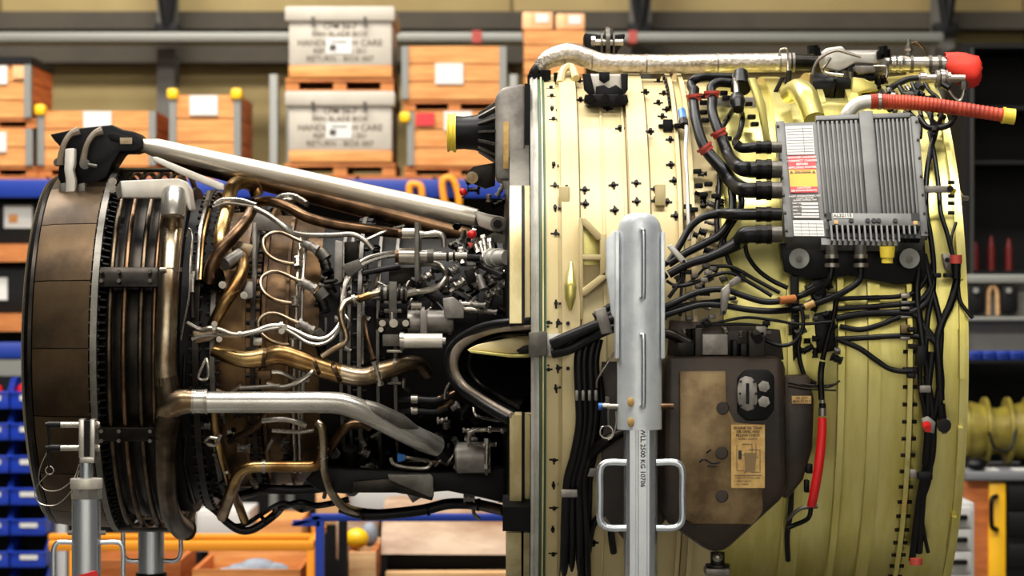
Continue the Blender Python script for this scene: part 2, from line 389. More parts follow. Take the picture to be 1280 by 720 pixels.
def grey_box(py0, up):
    Y = RY; d = .6
    t = empty('grey_transport_box', (RX(425), Y+d/2, RZ(py0+89)), 'lidded pale grey transport box with stencilled lettering, %s of its stack' % ('upper' if up else 'lower'), 'box')
    obj('body', MB().box(RX(361), RX(490), Y, Y+d, RZ(py0+74), RZ(py0+18)), 'grey_box', t, bev=.008)
    obj('lid', MB().box(RX(356), RX(494), Y-.02, Y+d+.02, RZ(py0+19), RZ(py0)), 'grey_box', t, bev=.012)
    obj('wooden_base', MB().box(RX(361), RX(490), Y-.004, Y+d, RZ(py0+89)+.001, RZ(py0+74)), 'wood_orange', t, bev=.004)
    for x in (391, 456):
        obj('latch', MB().prism([(x-2, py0+13), (x+2, py0+13), (x+3, py0+24), (x+1, py0+27), (x-1, py0+22)], Y-.035, .012), 'label_dark', t)
    obj('paper_label', MB().pbox(408, 440, py0+39, py0+59, Y-.004, .004), 'paper', t)
    for yy, s, sz in ((25, 'CFM 56-7', .034), (35, 'FAN BLADE BOX', .03), (46, 'HANDLE WITH CARE', .036), (56, 'REF NO 56 2 351', .03), (66, 'RETURN - BOX 007', .032)):
        text(s, 'lettering', 'ink_brown', t, P(425, py0+yy, Y), X_, Z_, sz*1.2, -Y_)
    obj('printed_mark', MB().pbox(412, 420, py0+48, py0+55, Y-.006, .002), 'label_dark', t)
    obj('printed_line', MB().pbox(414, 434, py0+43, py0+45, Y-.006, .002), 'rack_grey', t)
pallet(356, 494, 203.3, 220.5, RY, .6, 'pallet under the lower grey transport box')
grey_box(114, False)
pallet(357, 492, 97.3, 113.7, RY, .6, 'pallet between the two grey transport boxes')
grey_box(8, True)
pallet(505, 632, 208, 220.5, RY+.03, .6, 'pallet under the crate with the red sticker')
crate(510, 632, 139, 208, RY+.03, .6, 3, 'wooden crate with a red sticker, below another crate', [(520, 543, 141, 157, 'label_red'), (555, 590, 139, 163, 'paper')], [(506, 146)])
pallet(504, 632, 125, 138.6, RY+.03, .6, 'pallet on top of the crate with the red sticker')
crate(503, 632, 57, 125, RY+.03, .6, 3, 'wooden crate with one white label, above the red sticker crate', [(544, 579, 79, 105, 'paper')])
for k, (a, b, c, lab) in enumerate(((130, 222, 3, 'wooden crate at the bottom of the stack behind the insulated pipe'), (95, 130, 2, 'wooden crate in the middle of the stack behind the insulated pipe'), (37, 95, 3, 'pale wooden crate carrying two cardboard boxes'))):
    crate(655, 731, a, b-.5, RY+.1, .55, c, lab, posts=False)
for (a, b, c, lab) in ((653, 691, 15, 'left cardboard box of the pair on the topmost crate stack'), (695, 731, 17, 'right cardboard box of the pair on the topmost crate stack')):
    t = empty('cardboard_box', (RX((a+b)/2), RY+.3, RZ(36)), lab, 'box')
    obj('carton', MB().pbox(a, b, c, 36.4, RY+.12, .4), 'cardboard', t, bev=.006)
    obj('shipping_label', MB().pbox((a+b)/2-2, b-5, c+2, c+13, RY+.116, .004), 'paper', t)
    obj('tape_strip', MB().pbox((a+b)/2-8, (a+b)/2-5, c, c+17, RY+.116, .004), 'wood_pale', t)
st = obj('rack_platform', MB().box(RX(640), RX(760), RY, RY+.8, RZ(226), RZ(222.3)), 'wood_pallet', rk)
# ---- shelf boxes under the beam, left edge
for y0, y1, ly, lab in ((252, 305, (5, 40, 257, 285), 'black storage box with a large white label, upper shelf at left edge'), (332, 392, (-25, 9, 347, 375), 'black storage box on the lower shelf at left edge')):
    t = empty('black_storage_box', (RX(-10), RY+.3, RZ(y1)), lab, 'box')
    obj('body', MB().box(RX(-80), RX(56), RY+.06, RY+.66, RZ(y1)+.001, RZ(y0)), 'black_matte', t, bev=.01)
    obj('paper_label', MB().pbox(*ly, RY+.05, .01), 'paper', t)
    obj('printed_mark', MB().pbox(ly[0]+6, ly[0]+17, ly[2]+11, ly[2]+21, RY+.046, .005), 'wood_orange', t)
# ---- blue bins
BY = 3.9
rows = [(473, 511), (513, 550), (553, 591), (594, 631), (634, 669), (674, 709), (714, 750)]
brk = empty('bin_rack', (RX(10, BY), BY+.3, 0), 'louvred black bin rack full of blue picking bins at the left edge', 'rack')
obj('back_plate', MB().pbox(-90, 60, 470, 790, BY+.26, .03), 'black_matte', brk)
for y0, y1 in rows: obj('rail', MB().pbox(-90, 60, y1-1, y1+2, BY+.224, .034), 'black_metal', brk)
obj('post', MB().box(RX(61, BY), RX(73, BY), BY+.2, BY+.26, 0, RZ(600, BY)), 'cabinet_white', brk, bev=.006, label='white steel post')
obj('foot', MB().box(RX(-85, BY), RX(60, BY), BY+.1, BY+.3, 0, RZ(785, BY)), 'black_matte', brk)
onames = ['topmost', 'second', 'third', 'fourth', 'fifth', 'sixth', 'lowest']
def bin_(x0, x1, y0, y1, lab):
    sc = MPP(BY); a, b, zb, zt = RX(x0, BY), RX(x1, BY), RZ(y1, BY), RZ(y0, BY); h = zt-zb
    t = empty('blue_bin', ((a+b)/2, BY+.1, zb), lab, 'bin', 'blue picking bins on the louvred rack')
    m = MB(); th = .006
    m.box(a, b, BY, BY+.22, zb, zb+th)                                   # floor
    m.box(a, a+th, BY+.1, BY+.22, zb, zt).box(b-th, b, BY+.1, BY+.22, zb, zt)  # sides
    for xx in (a, b-th): m.hexa([(xx, BY, zb), (xx+th, BY, zb), (xx+th, BY, zb+h*.55), (xx, BY, zb+h*.55), (xx, BY+.1, zb), (xx+th, BY+.1, zb), (xx+th, BY+.1, zt), (xx, BY+.1, zt)])
    obj('body', m, 'bin_blue', t)
    obj('front_wall', MB().box(a, b, BY-.006, BY, zb, zb+h*.55), 'bin_blue', t, bev=.003)
    obj('lip', MB().box(a-.002, b+.002, BY-.014, BY+.004, zb+h*.5, zb+h*.57), 'bin_blue', t, bev=.003)
    obj('paper_label', MB().box(a+(b-a)*.28, b-(b-a)*.22, BY-.012, BY-.007, zb+h*.28, zb+h*.44), 'paper', t)
    return t
for i, (y0, y1) in enumerate(rows):
    bin_(13, 57, y0, y1, '%s blue bin of the column next to the engine' % onames[i] if i < 6 else 'lowest blue bin of the column next to the engine')
    bin_(-33, 11, y0, y1, '%s blue bin of the column cut by the left edge' % onames[i])
for x, lab in ((-9, 'red bag lying in the topmost bin at the left edge'), (33, 'red bag lying in the topmost bin next to the engine')):
    obj('red_bag', MB().ball(P(x, 488, BY+.11), .046, 12, (1, .7, .8)), 'red_bright', None, lab, 'bag')
# ---------------------------------------------------------------- right hand side
QY = 4.0
t = empty('tool_cabinet', (RX(1262, QY), QY+.3, 0), 'tall open black tool cabinet at the right edge holding three red bottles', 'cabinet')
x0, x1 = RX(1203, QY), RX(1420, QY)
obj('back', MB().box(x0, x1, QY+.5, QY+.53, 0, RZ(60, QY)), 'black_matte', t)
for a in (x0, x1-.03): obj('side', MB().box(a, a+.03, QY, QY+.5, 0, RZ(60, QY)), 'black_matte', t)
obj('top', MB().box(x0, x1, QY, QY+.5, RZ(60, QY), RZ(54, QY)), 'black_matte', t)
for y in (338, 200, 132): obj('shelf', MB().box(x0+.03, x1-.03, QY+.02, QY+.5, RZ(y+5, QY), RZ(y, QY)), 'black_matte', t)
obj('front_post', MB().pbox(1213, 1217, 60, 345, QY-.02, .02), 'post_dark', t)
for k, (px, py) in enumerate(((1219, 316), (1239, 309), (1261, 312))):
    b = empty('red_bottle', P(px, 338, QY+.2), 'slim red bottle, %s on the black shelf at the right edge' % ('nearest the fan' if k == 0 else 'middle of three' if k == 1 else 'farthest from the fan'), 'bottle', 'red bottles in the black cabinet')
    q = P(px, 338, QY+.2); zt = P(px, py-14, QY+.2).z
    obj('body', MB().cyl(q, (q.x, q.y, q.z+(zt-q.z)*.7), .018), 'bottle_red', b)
    obj('neck', MB().cyl((q.x, q.y, q.z+(zt-q.z)*.7), (q.x, q.y, zt), .016, .007), 'bottle_red', b)
    obj('cap', MB().cyl((q.x, q.y, zt), (q.x, q.y, zt+.02), .009), 'black_metal', b)
VY = 3.6
t = empty('pegboard', (RX(1260, VY), VY+.3, RZ(440, VY)), 'grey tool panel with a ledge on the black cabinet, right edge', 'panel')
obj('panel', MB().pbox(1208, 1420, 345, 442, VY+.28, .03), 'peg_grey', t)
obj('top_rail', MB().pbox(1208, 1420, 343, 354, VY+.22, .07), 'rack_grey', t, bev=.006)
obj('ledge', MB().pbox(1208, 1420, 396, 401, VY+.2, .1), 'rack_grey', t, bev=.004)
for x in (1207, 1419): obj('bracket', MB().pbox(x, x+4, 343, 445, VY+.26, .12), 'peg_grey', t)
for px, lab in ((1222, 'black tool pouch hanging nearest the fan on grey panel'), (1263, 'black tool pouch hanging farther along the grey panel')):
    o = empty('tool_pouch', P(px, 395, VY+.27), lab, 'pouch', 'tool pouches on grey panel')
    obj('pouch', MB().pbox(px-10, px+10, 357, 391, VY+.205, .06), 'black_matte', o, bev=.012)
    obj('stud', MB().cyl(P(px-2, 363, VY+.2), P(px-2, 363, VY+.185), .013), 'rack_grey', o)
obj('beige_strap', MB().tube(cr([P(1235, 394, VY+.25), P(1236, 366, VY+.25), P(1241, 358, VY+.25), P(1246, 366, VY+.25), P(1247, 394, VY+.25)], 4), .01, 8), 'wood_pale', None, 'beige strap loop hanging between the two black pouches', 'strap')
for k in range(5):
    bx = 1212+k*17
    o = empty('small_blue_bin', P(bx+7, 450, VY+.2), 'small blue bin under the grey tool panel, %s from the fan' % ('first', 'second', 'third', 'fourth', 'fifth')[k], 'bin', 'small blue bins in a row at the right edge')
    obj('body', MB().pbox(bx, bx+15, 439, 450, VY+.1, .15), 'rack_blue', o, bev=.005)
    obj('handle_lip', MB().pbox(bx+3, bx+12, 441, 443, VY+.09, .012), 'bin_blue', o)
obj('bin_shelf', MB().pbox(1203, 1420, 450, 454, VY+.02, .36), 'black_matte', None, 'black shelf board carrying the row of small blue bins', 'shelf')
# workbench with yellow door
KY = 3.0
def KX(p): return RX(p, KY)
def KZ(p): return RZ(p, KY)
t = empty('workbench', (KX(1260), KY+.3, 0), 'workbench with grey top, wooden end and yellow door, lower right', 'workbench')
obj('worktop', MB().box(KX(1206), KX(1420), KY-.03, KY+.6, KZ(600), KZ(589)), 'worktop', t, bev=.006)
obj('end_panel', MB().box(KX(1209), KX(1236), KY+.012, KY+.56, 0, KZ(600)), 'wood_side', t)
d = obj('door', MB().box(KX(1236), KX(1257), KY-.006, KY+.02, .05, KZ(603)), 'cart_yellow', t, bev=.004, label='yellow door')
obj('handle', MB().tube(cr([P(1246, 620, KY-.01), P(1240, 624, KY-.04), P(1239, 640, KY-.04), P(1240, 658, KY-.04), P(1246, 662, KY-.01)], 4), .011, 8), 'black_metal', d, label='black bow handle')
b = obj('drawer_body', MB().box(KX(1258), KX(1420), KY, KY+.56, .05, KZ(600)), 'black_metal', t)
for y in (607, 640, 680, 722): obj('drawer_front', MB().box(KX(1259), KX(1418), KY-.014, KY, KZ(y+30), KZ(y)), 'black_metal', b, bev=.004)
obj('plinth', MB().box(KX(1210), KX(1418), KY+.03, KY+.5, 0, .05), 'black_matte', t)
# olive engine module on the bench
t = empty('engine_module', P(1265, 589, KY+.35), 'olive yellow engine module lying on the grey worktop', 'engine part')
cx = KX(1262); zc = KZ(589)+.155
def ml(pr): 
    mb = MB(); seg = 36; m = len(pr); vs = []
    for i in range(seg):
        a = 2*PI*i/seg
        for x, r in pr: vs.append((KX(x), KY+.32+r*math.cos(a), zc+r*math.sin(a)))
    return mb.add(vs, [(i*m+k, i*m+k+1, (i+1) % seg*m+k+1, (i+1) % seg*m+k) for i in range(seg) for k in range(m-1)])
obj('casing', ml([(1207, .02), (1207, .12), (1230, .13), (1262, .1), (1300, .13), (1330, .13), (1330, .02)]), 'olive_case', t)
for x in (1218, 1246, 1275, 1300): obj('flange', ml([(x, .1), (x, .15), (x+4, .15), (x+4, .1)]), 'olive_case', t)
obj('tube', MB().tube(cr([P(1236, 540, KY+.16), P(1244, 560, KY+.14), P(1262, 562, KY+.14), P(1270, 536, KY+.18)], 5), .007, 8), 'black_metal', t)
for px in (1215, 1300): obj('cradle', MB().box(KX(px), KX(px+8), KY+.2, KY+.44, KZ(589)+.001, KZ(589)+.05), 'black_matte', t)
obj('computer_mouse', MB().ball(P(1221, 580, KY+.02), .05, 12, (1, .8, .55)), 'black_metal', None, 'dark rounded tool lying on the end of the grey worktop', 'tool')
for x, lab in ((1240, 'white paper slip on worktop beside the dark tool'), (1277, 'white paper slip on worktop at the right edge')):
    obj('paper_slip', MB().box(KX(x-9), KX(x+9), KY+.0, KY+.1, KZ(589)+.001, KZ(587)), 'paper', None, lab, 'paper')
t = empty('white_drawer_unit', P(1198, 760, 2.2), 'white drawer unit with a black handle beside the yellow door', 'drawer unit')
obj('body', MB().pbox(1165, 1218, 628, 760, 2.2, .5), 'cabinet_white', t, bev=.006)
for y in (634, 662, 690, 720): 
    dr = obj('drawer', MB().pbox(1170, 1214, y, y+25, 2.18, .02), 'cabinet_white', t, bev=.004)
    obj('handle', MB().pbox(1190, 1210, y+10, y+16, 2.155, .025), 'black_metal', dr, bev=.003)
obj('leg_frame', MB().box(P(1165, 0, 2.2).x, P(1218, 0, 2.2).x, 2.2, 2.7, 0, P(0, 760, 2.2).z), 'black_matte', t)
obj('white_carton', MB().pbox(1160, 1186, 590, 690, 3.3, .4), 'cabinet_white', None, 'white carton standing behind the drawer unit', 'box', bev=.006)
c_ = bpy.data.objects['white_carton']; 
obj('carton_stand', MB().box(P(1160, 0, 3.3).x, P(1186, 0, 3.3).x, 3.3, 3.7, 0, P(0, 690.4, 3.3).z), 'black_matte', None, 'black stand under the white carton', 'stand')
# ---------------------------------------------------------------- lower centre
TY = 1.9
def bar(x0, x1, y0, y1, Y, dep=.05): return MB().pbox(x0, x1, y0, y1, Y, dep)
t = empty('blue_trolley', (RX(500, TY), TY+.3, 0), 'blue tube frame trolley standing under the engine', 'trolley')
obj('top_rail', bar(388, 640, 643, 652, TY), 'rack_blue', t, bev=.006)
obj('top_rail', bar(388, 640, 643, 652, TY+.3), 'rack_blue', t, bev=.006)
obj('side_rail', MB().plate3([P(366, 651, TY), P(366, 658, TY), P(400, 658, TY), P(400, 651, TY)], Vector((0, .04, 0))), 'rack_blue', t)
obj('side_rail', MB().plate3([P(363, 656, TY), P(368, 658, TY), P(402, 648, TY), P(396, 644, TY)], Vector((0, .04, 0))), 'rack_blue', t)
obj('leg', MB().box(RX(394, TY), RX(405, TY), TY, TY+.04, 0, RZ(650, TY)), 'rack_blue', t, bev=.004)
obj('leg', MB().box(RX(417, TY), RX(428, TY), TY+.28, TY+.32, 0, RZ(648, TY)), 'black_metal', t, bev=.004)
for a in (640, 652): obj('leg', MB().box(RX(a, TY), RX(a+8, TY), TY+.28, TY+.32, 0, RZ(648, TY)), 'rack_blue', t)
OY = 2.2
t = empty('orange_cart', (RX(230, OY), OY+.3, 0), 'orange steel frame cart carrying plywood crates, lower left', 'cart')
obj('top_rail', bar(60, 392, 677, 689, OY), 'cart_orange', t, bev=.006)
obj('top_rail', bar(60, 392, 668, 676, OY+.7), 'cart_orange', t, bev=.006)
obj('low_rail', bar(60, 392, 742, 752, OY), 'cart_orange', t, bev=.006)
for a in (383, 86, 232): 
    if a != 232: obj('post', MB().box(RX(a, OY), RX(a+10, OY), OY, OY+.04, 0, RZ(688, OY)), 'cart_orange', t, bev=.004)
obj('post', MB().box(RX(372, OY), RX(381, OY), OY+.7, OY+.74, 0, RZ(676, OY)), 'cart_orange', t)
obj('side_rail', MB().box(RX(384, OY), RX(392, OY), OY+.04, OY+.7, RZ(686, OY), RZ(677, OY)), 'cart_orange', t)
obj('deck', MB().box(RX(62, OY), RX(392, OY), OY+.05, OY+.7, RZ(752, OY), RZ(748, OY)), 'wood_side', t)
def openbox(px0, px1, py0, py1, Y, dep, lab, mat='wood_orange', zref=None):
    x0, x1, z0, z1 = RX(px0, Y), RX(px1, Y), RZ(py1, zref or Y), RZ(py0, Y); t = empty('plywood_crate', ((x0+x1)/2, Y+dep/2, z0), lab, 'crate')
    obj('front', MB().box(x0, x1, Y, Y+.02, z0+.001, z1), mat, t, bev=.003)
    obj('back', MB().box(x0, x1, Y+dep-.02, Y+dep, z0+.001, z1+.02), mat, t, bev=.003)
    for a in (x0, x1-.02): obj('side', MB().box(a, a+.02, Y+.02, Y+dep-.02, z0+.001, z1), 'wood_side', t)
    obj('base', MB().box(x0+.02, x1-.02, Y+.02, Y+dep-.02, z0+.001, z0+.02), mat, t)
    return t
openbox(240, 376, 712, 747, OY+.08, .58, 'open plywood crate with grey cloth inside, on the orange cart', zref=OY)
openbox(92, 226, 700, 747, OY+.1, .5, 'open plywood crate behind the left jack, on the orange cart', 'wood_pallet', zref=OY)
mb = MB()
for x, y, r in ((302, 724, .045), (322, 720, .055), (342, 723, .045), (286, 728, .04)): mb.ball(P(x, y-10, OY+.35), r, 12, (1.5, 1.1, .75))
obj('grey_cloth', mb, 'grey_cloth', None, 'crumpled grey cloth lying inside the plywood crate', 'cloth')
# carriers and boxes behind
def cab(name, px0, px1, py0, py1, Y, dep, mat, lab, cat, legs='black_matte'):
    t = empty(name, (RX((px0+px1)/2, Y), Y+dep/2, 0), lab, cat)
    obj('body', MB().pbox(px0, px1, py0, py1, Y, dep), mat, t, bev=.008)
    obj('door_panel', MB().pbox(px0+4, px1-4, py0+5, py1-4, Y-.008, .008), mat, t, bev=.002)
    obj('pedestal', MB().box(RX(px0+6, Y), RX(px1-6, Y), Y+.04, Y+dep-.04, 0, RZ(py1, Y)), legs, t)
cab('white_cabinet', 434, 650, 596, 648, 3.75, .5, 'cabinet_white', 'long white cabinet seen under the engine core', 'cabinet')
cab('grey_cabinet', 245, 312, 638, 690, 3.2, .4, 'cabinet_white', 'pale cabinet behind the orange cart rail', 'cabinet')
openbox(395, 432, 608, 656, 3.4, .3, 'tall pale wooden crate between the cabinets', 'wood_pale')
obj('crate_stand', MB().box(RX(395, 3.4), RX(432, 3.4), 3.4, 3.7, 0, RZ(656.3, 3.4)), 'black_matte', None, 'black stand under the tall pale crate', 'stand')
obj('crate_block', MB().box(RX(320, 3.2), RX(378, 3.2), 3.2, 3.6, 0, RZ(648, 3.2)), 'wood_orange', None, 'orange wooden block crate behind the hanging black hoses', 'crate', bev=.01)
# cowl half shell on a wooden pallet
HY = 2.6
t = empty('engine_cowl', (RX(540, HY), HY+.4, RZ(716, HY)), 'large beige curved engine cowl resting on a wooden carrier under the engine', 'cowl')
mb = MB(); zc0 = RZ(716, HY)+.01; N_ = 30; outer = []; x0, x1 = RX(482, HY), RX(700, HY)
prof = [(x0-.02, 1.02), (x0+.05, 1.05), (x0+.12, 1.0), (x1, .86), (x1, .84), (x0+.13, .97), (x0+.05, 1.0)]
for i in range(N_+1):
    a = PI*(.08+.84*i/N_)
    for x, r in prof: mb.v.append(Vector((x, HY+.45-.45*math.cos(a)*r, zc0+.26*math.sin(a)*r)))
m_ = len(prof)
for i in range(N_):
    for k in range(m_): mb.f.append((i*m_+k, i*m_+(k+1) % m_, (i+1)*m_+(k+1) % m_, (i+1)*m_+k))
obj('shell', mb, 'cowl_beige', t)
obj('carrier_bar', MB().pbox(484, 700, 690, 716, HY+.1, .6), 'black_matte', t)
obj('front_plank', MB().pbox(482, 700, 716, 726, HY-.06, .1), 'wood_pale', t)
obj('carrier_leg', MB().box(RX(484, HY), RX(700, HY), HY+.1, HY+.7, 0, RZ(716, HY)), 'black_matte', t)
openbox(436, 470, 690, 730, 2.3, .4, 'small plywood crate holding a yellow bag, beside the blue leg', 'wood_pale')
obj('crate_stand', MB().box(RX(436, 2.3), RX(470, 2.3), 2.3, 2.7, 0, RZ(730.3, 2.3)), 'black_matte', None, 'black stand under the small plywood crate', 'stand')
obj('yellow_bag', MB().ball(P(446, 673, 2.4), .045, 14, (1.1, 1, .95)), 'yellow_plastic', None, 'yellow bag on top of the small plywood crate', 'bag')
obj('grey_pouch', MB().ball(P(462, 668, 2.58), .04, 14, (.9, .9, 1.3)), 'grey_cloth', None, 'grey pouch beside the yellow bag', 'pouch')
cab('peach_box', 420, 474, 652, 700, 2.9, .4, 'cowl_beige', 'peach coloured box behind the yellow bag', 'box')
# ================================================================== the jet engine: one thing, everything bolted to it is a part
E = empty('jet_engine', (0, 0, AZ-.9), 'stripped turbofan jet engine with bare core pipes and cream yellow fan case', 'jet engine')
def Yr(px, py, R): return W(px, py, R).y
# ------------------------------------------------------------ body of revolution, rear to front
obj('exhaust_shell', MB().lathe([(XR(30, .5), .46), (XR(31, .52), .5), (XR(36, .53), .528), (XR(60, .54), .536), (XR(112, .545), .542), (XR(112, .545), .45)]), 'dark_metal', E)
obj('exhaust_lip', MB().lathe([(XR(29, .5), .5), (XR(30, .53), .535), (XR(34, .545), .543), (XR(38, .545), .54), (XR(38, .545), .5)], loop=True), 'dark_metal', E)
obj('lip_edge', MB().lathe([(XR(27, .5), .51), (XR(27.5, .53), .53), (XR(30, .53), .536), (XR(30, .53), .51)], loop=True), 'steel', E)
pa = 2*PI/17
for k in range(17):
    a = math.radians(1.7)+pa*k
    obj('casing_panel', MB().lathe([(XR(39, .54), .53), (XR(40, .545), .543), (XR(56, .55), .549), (XR(110, .552), .553), (XR(111, .55), .53)], a+.003, a+pa-.003, 8, True), 'bronze_panel', E)
fl = obj('casing_flange', MB().ring(112, 120, .48, .568), 'grey_metal', E)
def boltring(px0, px1, R, n, r, parent, mat='dark_metal', name='bolt_row'):
    mb = MB(); x0, x1 = XR(px0, R), XR(px1, R)
    for k in range(n):
        a = 2*PI*(k+.3)/n; y, z = -R*math.cos(a), AZ+R*math.sin(a)
        mb.cyl((x0, y, z), (x1, y, z), r, seg=6)
    o = obj(name, mb, mat, parent); o['kind'] = 'stuff'; return o
boltring(110, 124, .557, 90, .0055, fl)
# turbine case and its cooling hoops
obj('turbine_case', MB().lathe([(XR(120, .5), .505), (XR(134, .5), .512), (XR(160, .5), .518), (XR(203, .5), .512), (XR(206, .5), .47)]), 'dark_metal', E)
mb = MB()
for k in range(150):
    a = 2*PI*k/150; c, s_ = math.cos(a), math.sin(a)
    x0, x1 = XR(121, .55), XR(131, .55); r0, r1 = .51, .553; d = .006
    n_ = Vector((0, -c, s_)); tt = Vector((0, s_, c)); b_ = Vector((0, 0, AZ))
    mb.hexa([b_+n_*r0-tt*d+X_*x0, b_+n_*r0+tt*d+X_*x0, b_+n_*r1+tt*d*.4+X_*x0, b_+n_*r1-tt*d*.4+X_*x0, b_+n_*r0-tt*d+X_*x1, b_+n_*r0+tt*d+X_*x1, b_+n_*r1*.985+tt*d*.4+X_*x1, b_+n_*r1*.985-tt*d*.4+X_*x1])
o = obj('toothed_ring', mb, 'soot', E); o['kind'] = 'stuff'
for px in (136, 154, 175, 192, 203):
    x = XR(px, .555); pts = [Vector((x, -.553*math.cos(2*PI*k/72), AZ+.553*math.sin(2*PI*k/72))) for k in range(73)]
    obj('cooling_hoop', MB().tube(pts, .0088, 10, cap=False), 'bronze' if px in (154, 192) else 'hoop_steel', E)
for y, h in ((345, 25), (545, 17)):
    a0, a1 = ANG(y+h/2, .58), ANG(y-h/2, .58)
    br = obj('hoop_clamp_plate', MB().arc(121, 203, .563, .574, a0, a1, 3), 'dark_metal', E, bev=.002)
    for px in (127, 149, 188):
        for yy in (-6, 6):
            p = W(px, y+yy, .578); obj('bolt', MB().cyl(p, p+Vector((0, -.012, 0)), .006, seg=6), 'grey_metal', br)
mb = MB(); 
for k in range(7):
    a = ANG(345, .5)+2*PI*k/7
    if k: obj('hoop_clamp_plate', MB().arc(121, 203, .563, .572, a-.03, a+.03, 3), 'dark_metal', E)
# hot section and compressor cases
obj('turbine_frame', MB().lathe([(XR(204, .48), .46), (XR(206, .5), .505), (XR(222, .5), .505), (XR(224, .48), .47), (XR(240, .48), .465), (XR(262, .45), .45)]), 'soot', E)
f2 = obj('frame_flange', MB().ring(240, 248, .44, .50), 'dark_metal', E); boltring(236, 252, .49, 80, .006, f2)
f3 = obj('combustor_flange', MB().ring(262, 268, .4, .462), 'grey_metal', E); boltring(257, 274, .452, 80, .006, f3)
obj('combustor_case', MB().lathe([(XR(266, .42), .40), (XR(268, .42), .425), (XR(300, .42), .432), (XR(324, .42), .43), (XR(326, .42), .42), (XR(360, .42), .415), (XR(385, .4), .40), (XR(398, .4), .395)]), 'case_bronze', E)
for px in (302, 327, 356): obj('case_rib', MB().ring(px, px+4, .40, .442), 'case_bronze', E)
f4 = obj('compressor_flange', MB().ring(312, 318, .4, .45), 'dark_metal', E); boltring(307, 324, .442, 70, .006, f4, 'soot')
f5 = obj('compressor_flange', MB().ring(446, 451, .36, .415), 'grey_metal', E); boltring(441, 458, .405, 60, .006, f5, 'soot')
obj('compressor_case', MB().lathe([(XR(396, .4), .39), (XR(420, .38), .375), (XR(440, .37), .375), (XR(470, .36), .352), (XR(520, .36), .345), (XR(596, .36), .35)]), 'soot', E)
for px in (424, 434, 470, 492): obj('case_rib', MB().ring(px, px+4, .34, .385), 'grey_metal', E)
obj('fan_frame_hub', MB().lathe([(XR(590, .35), .34), (XR(628, .36), .36), (XR(634, .6), .60), (XR(637, .77), .77), (XR(652, .8), .78), (XR(652, .8), .3)], ANG(407, .78), ANG(517, .78)+2*PI), 'soot', E)
obj('bypass_wall', MB().lathe([(XR(636, .8), .775), (XR(660, .8), .785), (XR(668, .8), .80), (XR(668, .8), .6)], ANG(407, .78), ANG(517, .78)+2*PI), 'black_metal', E)
# fan frame rear flange: cream band in three arcs
def band(name, mat, px0, px1, R0, R1, y0, y1, seg=16, parent=None, label=None): return obj(name, MB().arc(px0, px1, R0, R1, ANG(y1, R1), ANG(y0, R1), seg), mat, parent or E, label=label)
for y0, y1 in ((232, 404), (519, 632)):
    band('flange_band', 'cream_edge', 637, 652, .76, .80, y0, y1)
    band('flange_band', 'black_metal', 652, 656, .76, .795, y0, y1)
    band('flange_band', 'fan_tan' if y0 < 300 else 'cream_edge', 656, 664, .76, .79, y0, y1)
band('flange_band', 'cream_edge', 632, 652, .78, .81, 666, 760)
band('flange_band', 'cream_edge', 655, 664, .76, .79, 666, 760)
band('flange_bracket', 'black_metal', 628, 664, .77, .83, 634, 664)
obj('flange_band', MB().arc(637, 662, .74, .79, ANG(232, .79), math.radians(200), 50), 'grey_metal', E)
obj('groove_ring', MB().lathe([(XR(664, .86), .78), (XR(664, .87), .865), (XR(667, .87), .872), (XR(670, .865), .864), (XR(674, .87), .872), (XR(674, .86), .78)], loop=True), 'white_ring', E)
obj('seal_ring', MB().ring(674.5, 677.5, .8, .866), 'green_seal', E, label='dark green rubber seal')
obj('seal_ring', MB().ring(678, 680, .8, .872), 'cream_edge', E)
obj('seal_ring', MB().ring(680.5, 683, .8, .862), 'green_seal', E)
# fan case barrel
obj('fan_case_rear', MB().lathe([(XR(682, .84), .80), (XR(683, .84), .846), (XR(700, .84), .85), (XR(715, .84), .843), (XR(850, .84), .843), (XR(864, .84), .84), (XR(908, .84), .84), (XR(908, .84), .80)]), 'fan_tan', E, label='tan painted rear barrel of the fan case')
obj('fan_case_front', MB().lathe([(XR(906, .84), .80), (XR(908, .84), .836), (XR(980, .83), .83), (XR(1045, .83), .828), (XR(1050, .83), .835), (XR(1085, .83), .832), (XR(1100, .83), .838), (XR(1135, .84), .84), (XR(1142, .84), .852), (XR(1165, .85), .85), (XR(1200, .86), .858), (XR(1205, .86), .862), (XR(1205, .8), .78)]), 'fan_green', E, label='yellow green front barrel of the fan case')
for a, b, R in ((703, 725, .868), (790, 815, .864)): obj('stiffener_strap', MB().ring(a, b, .835, R), 'fan_tan', E)
for a, b, R in ((682, 698, .856), (755, 758, .848), (783, 786, .848), (851, 856, .862), (866, 872, .862)): obj('stiffener_ring', MB().ring(a, b, .83, R), 'fan_tan', E)
for a, b, R in ((905, 910, .856), (985, 1008, .85), (1048, 1056, .862), (1086, 1101, .86), (1135, 1141, .872)): obj('stiffener_ring', MB().ring(a, b, .82, R), 'fan_green', E)
for px in (701, 726, 757, 787, 816, 857): obj('shade_line', MB().ring(px, px+1.2, .835, .8455), 'shade_print_tan', E)  # thin dark rings paint the shadow along strap and ring edges
boltring(1129, 1147, .865, 110, .006, E, 'dark_metal', 'flange_bolts')
for p0, p1 in ((840, 849), (858, 865)):
    mb = MB()
    for y in range(92, 136, 5):
        p = W((p0+p1)/2, y, .85); mb.cyl((XR(p0, .6), p.y, p.z), (XR(p1, .6), p.y, p.z), .0085, seg=8)
    obj('flange_bolts', mb, 'black_metal', E)['kind'] = 'stuff'
mb = MB(); n = 20
for k in range(n):
    for j, R in ((0, .872), (1, .89)):
        a0 = 2*PI*(k+j*.5)/n+.09; mb.arc(1200, 1206, .82, R, a0, a0+PI/n, 4)
obj('front_flange', mb, 'fan_green', E)
obj('front_lip', MB().ring(1206, 1211, .80, .858), 'fan_green', E)
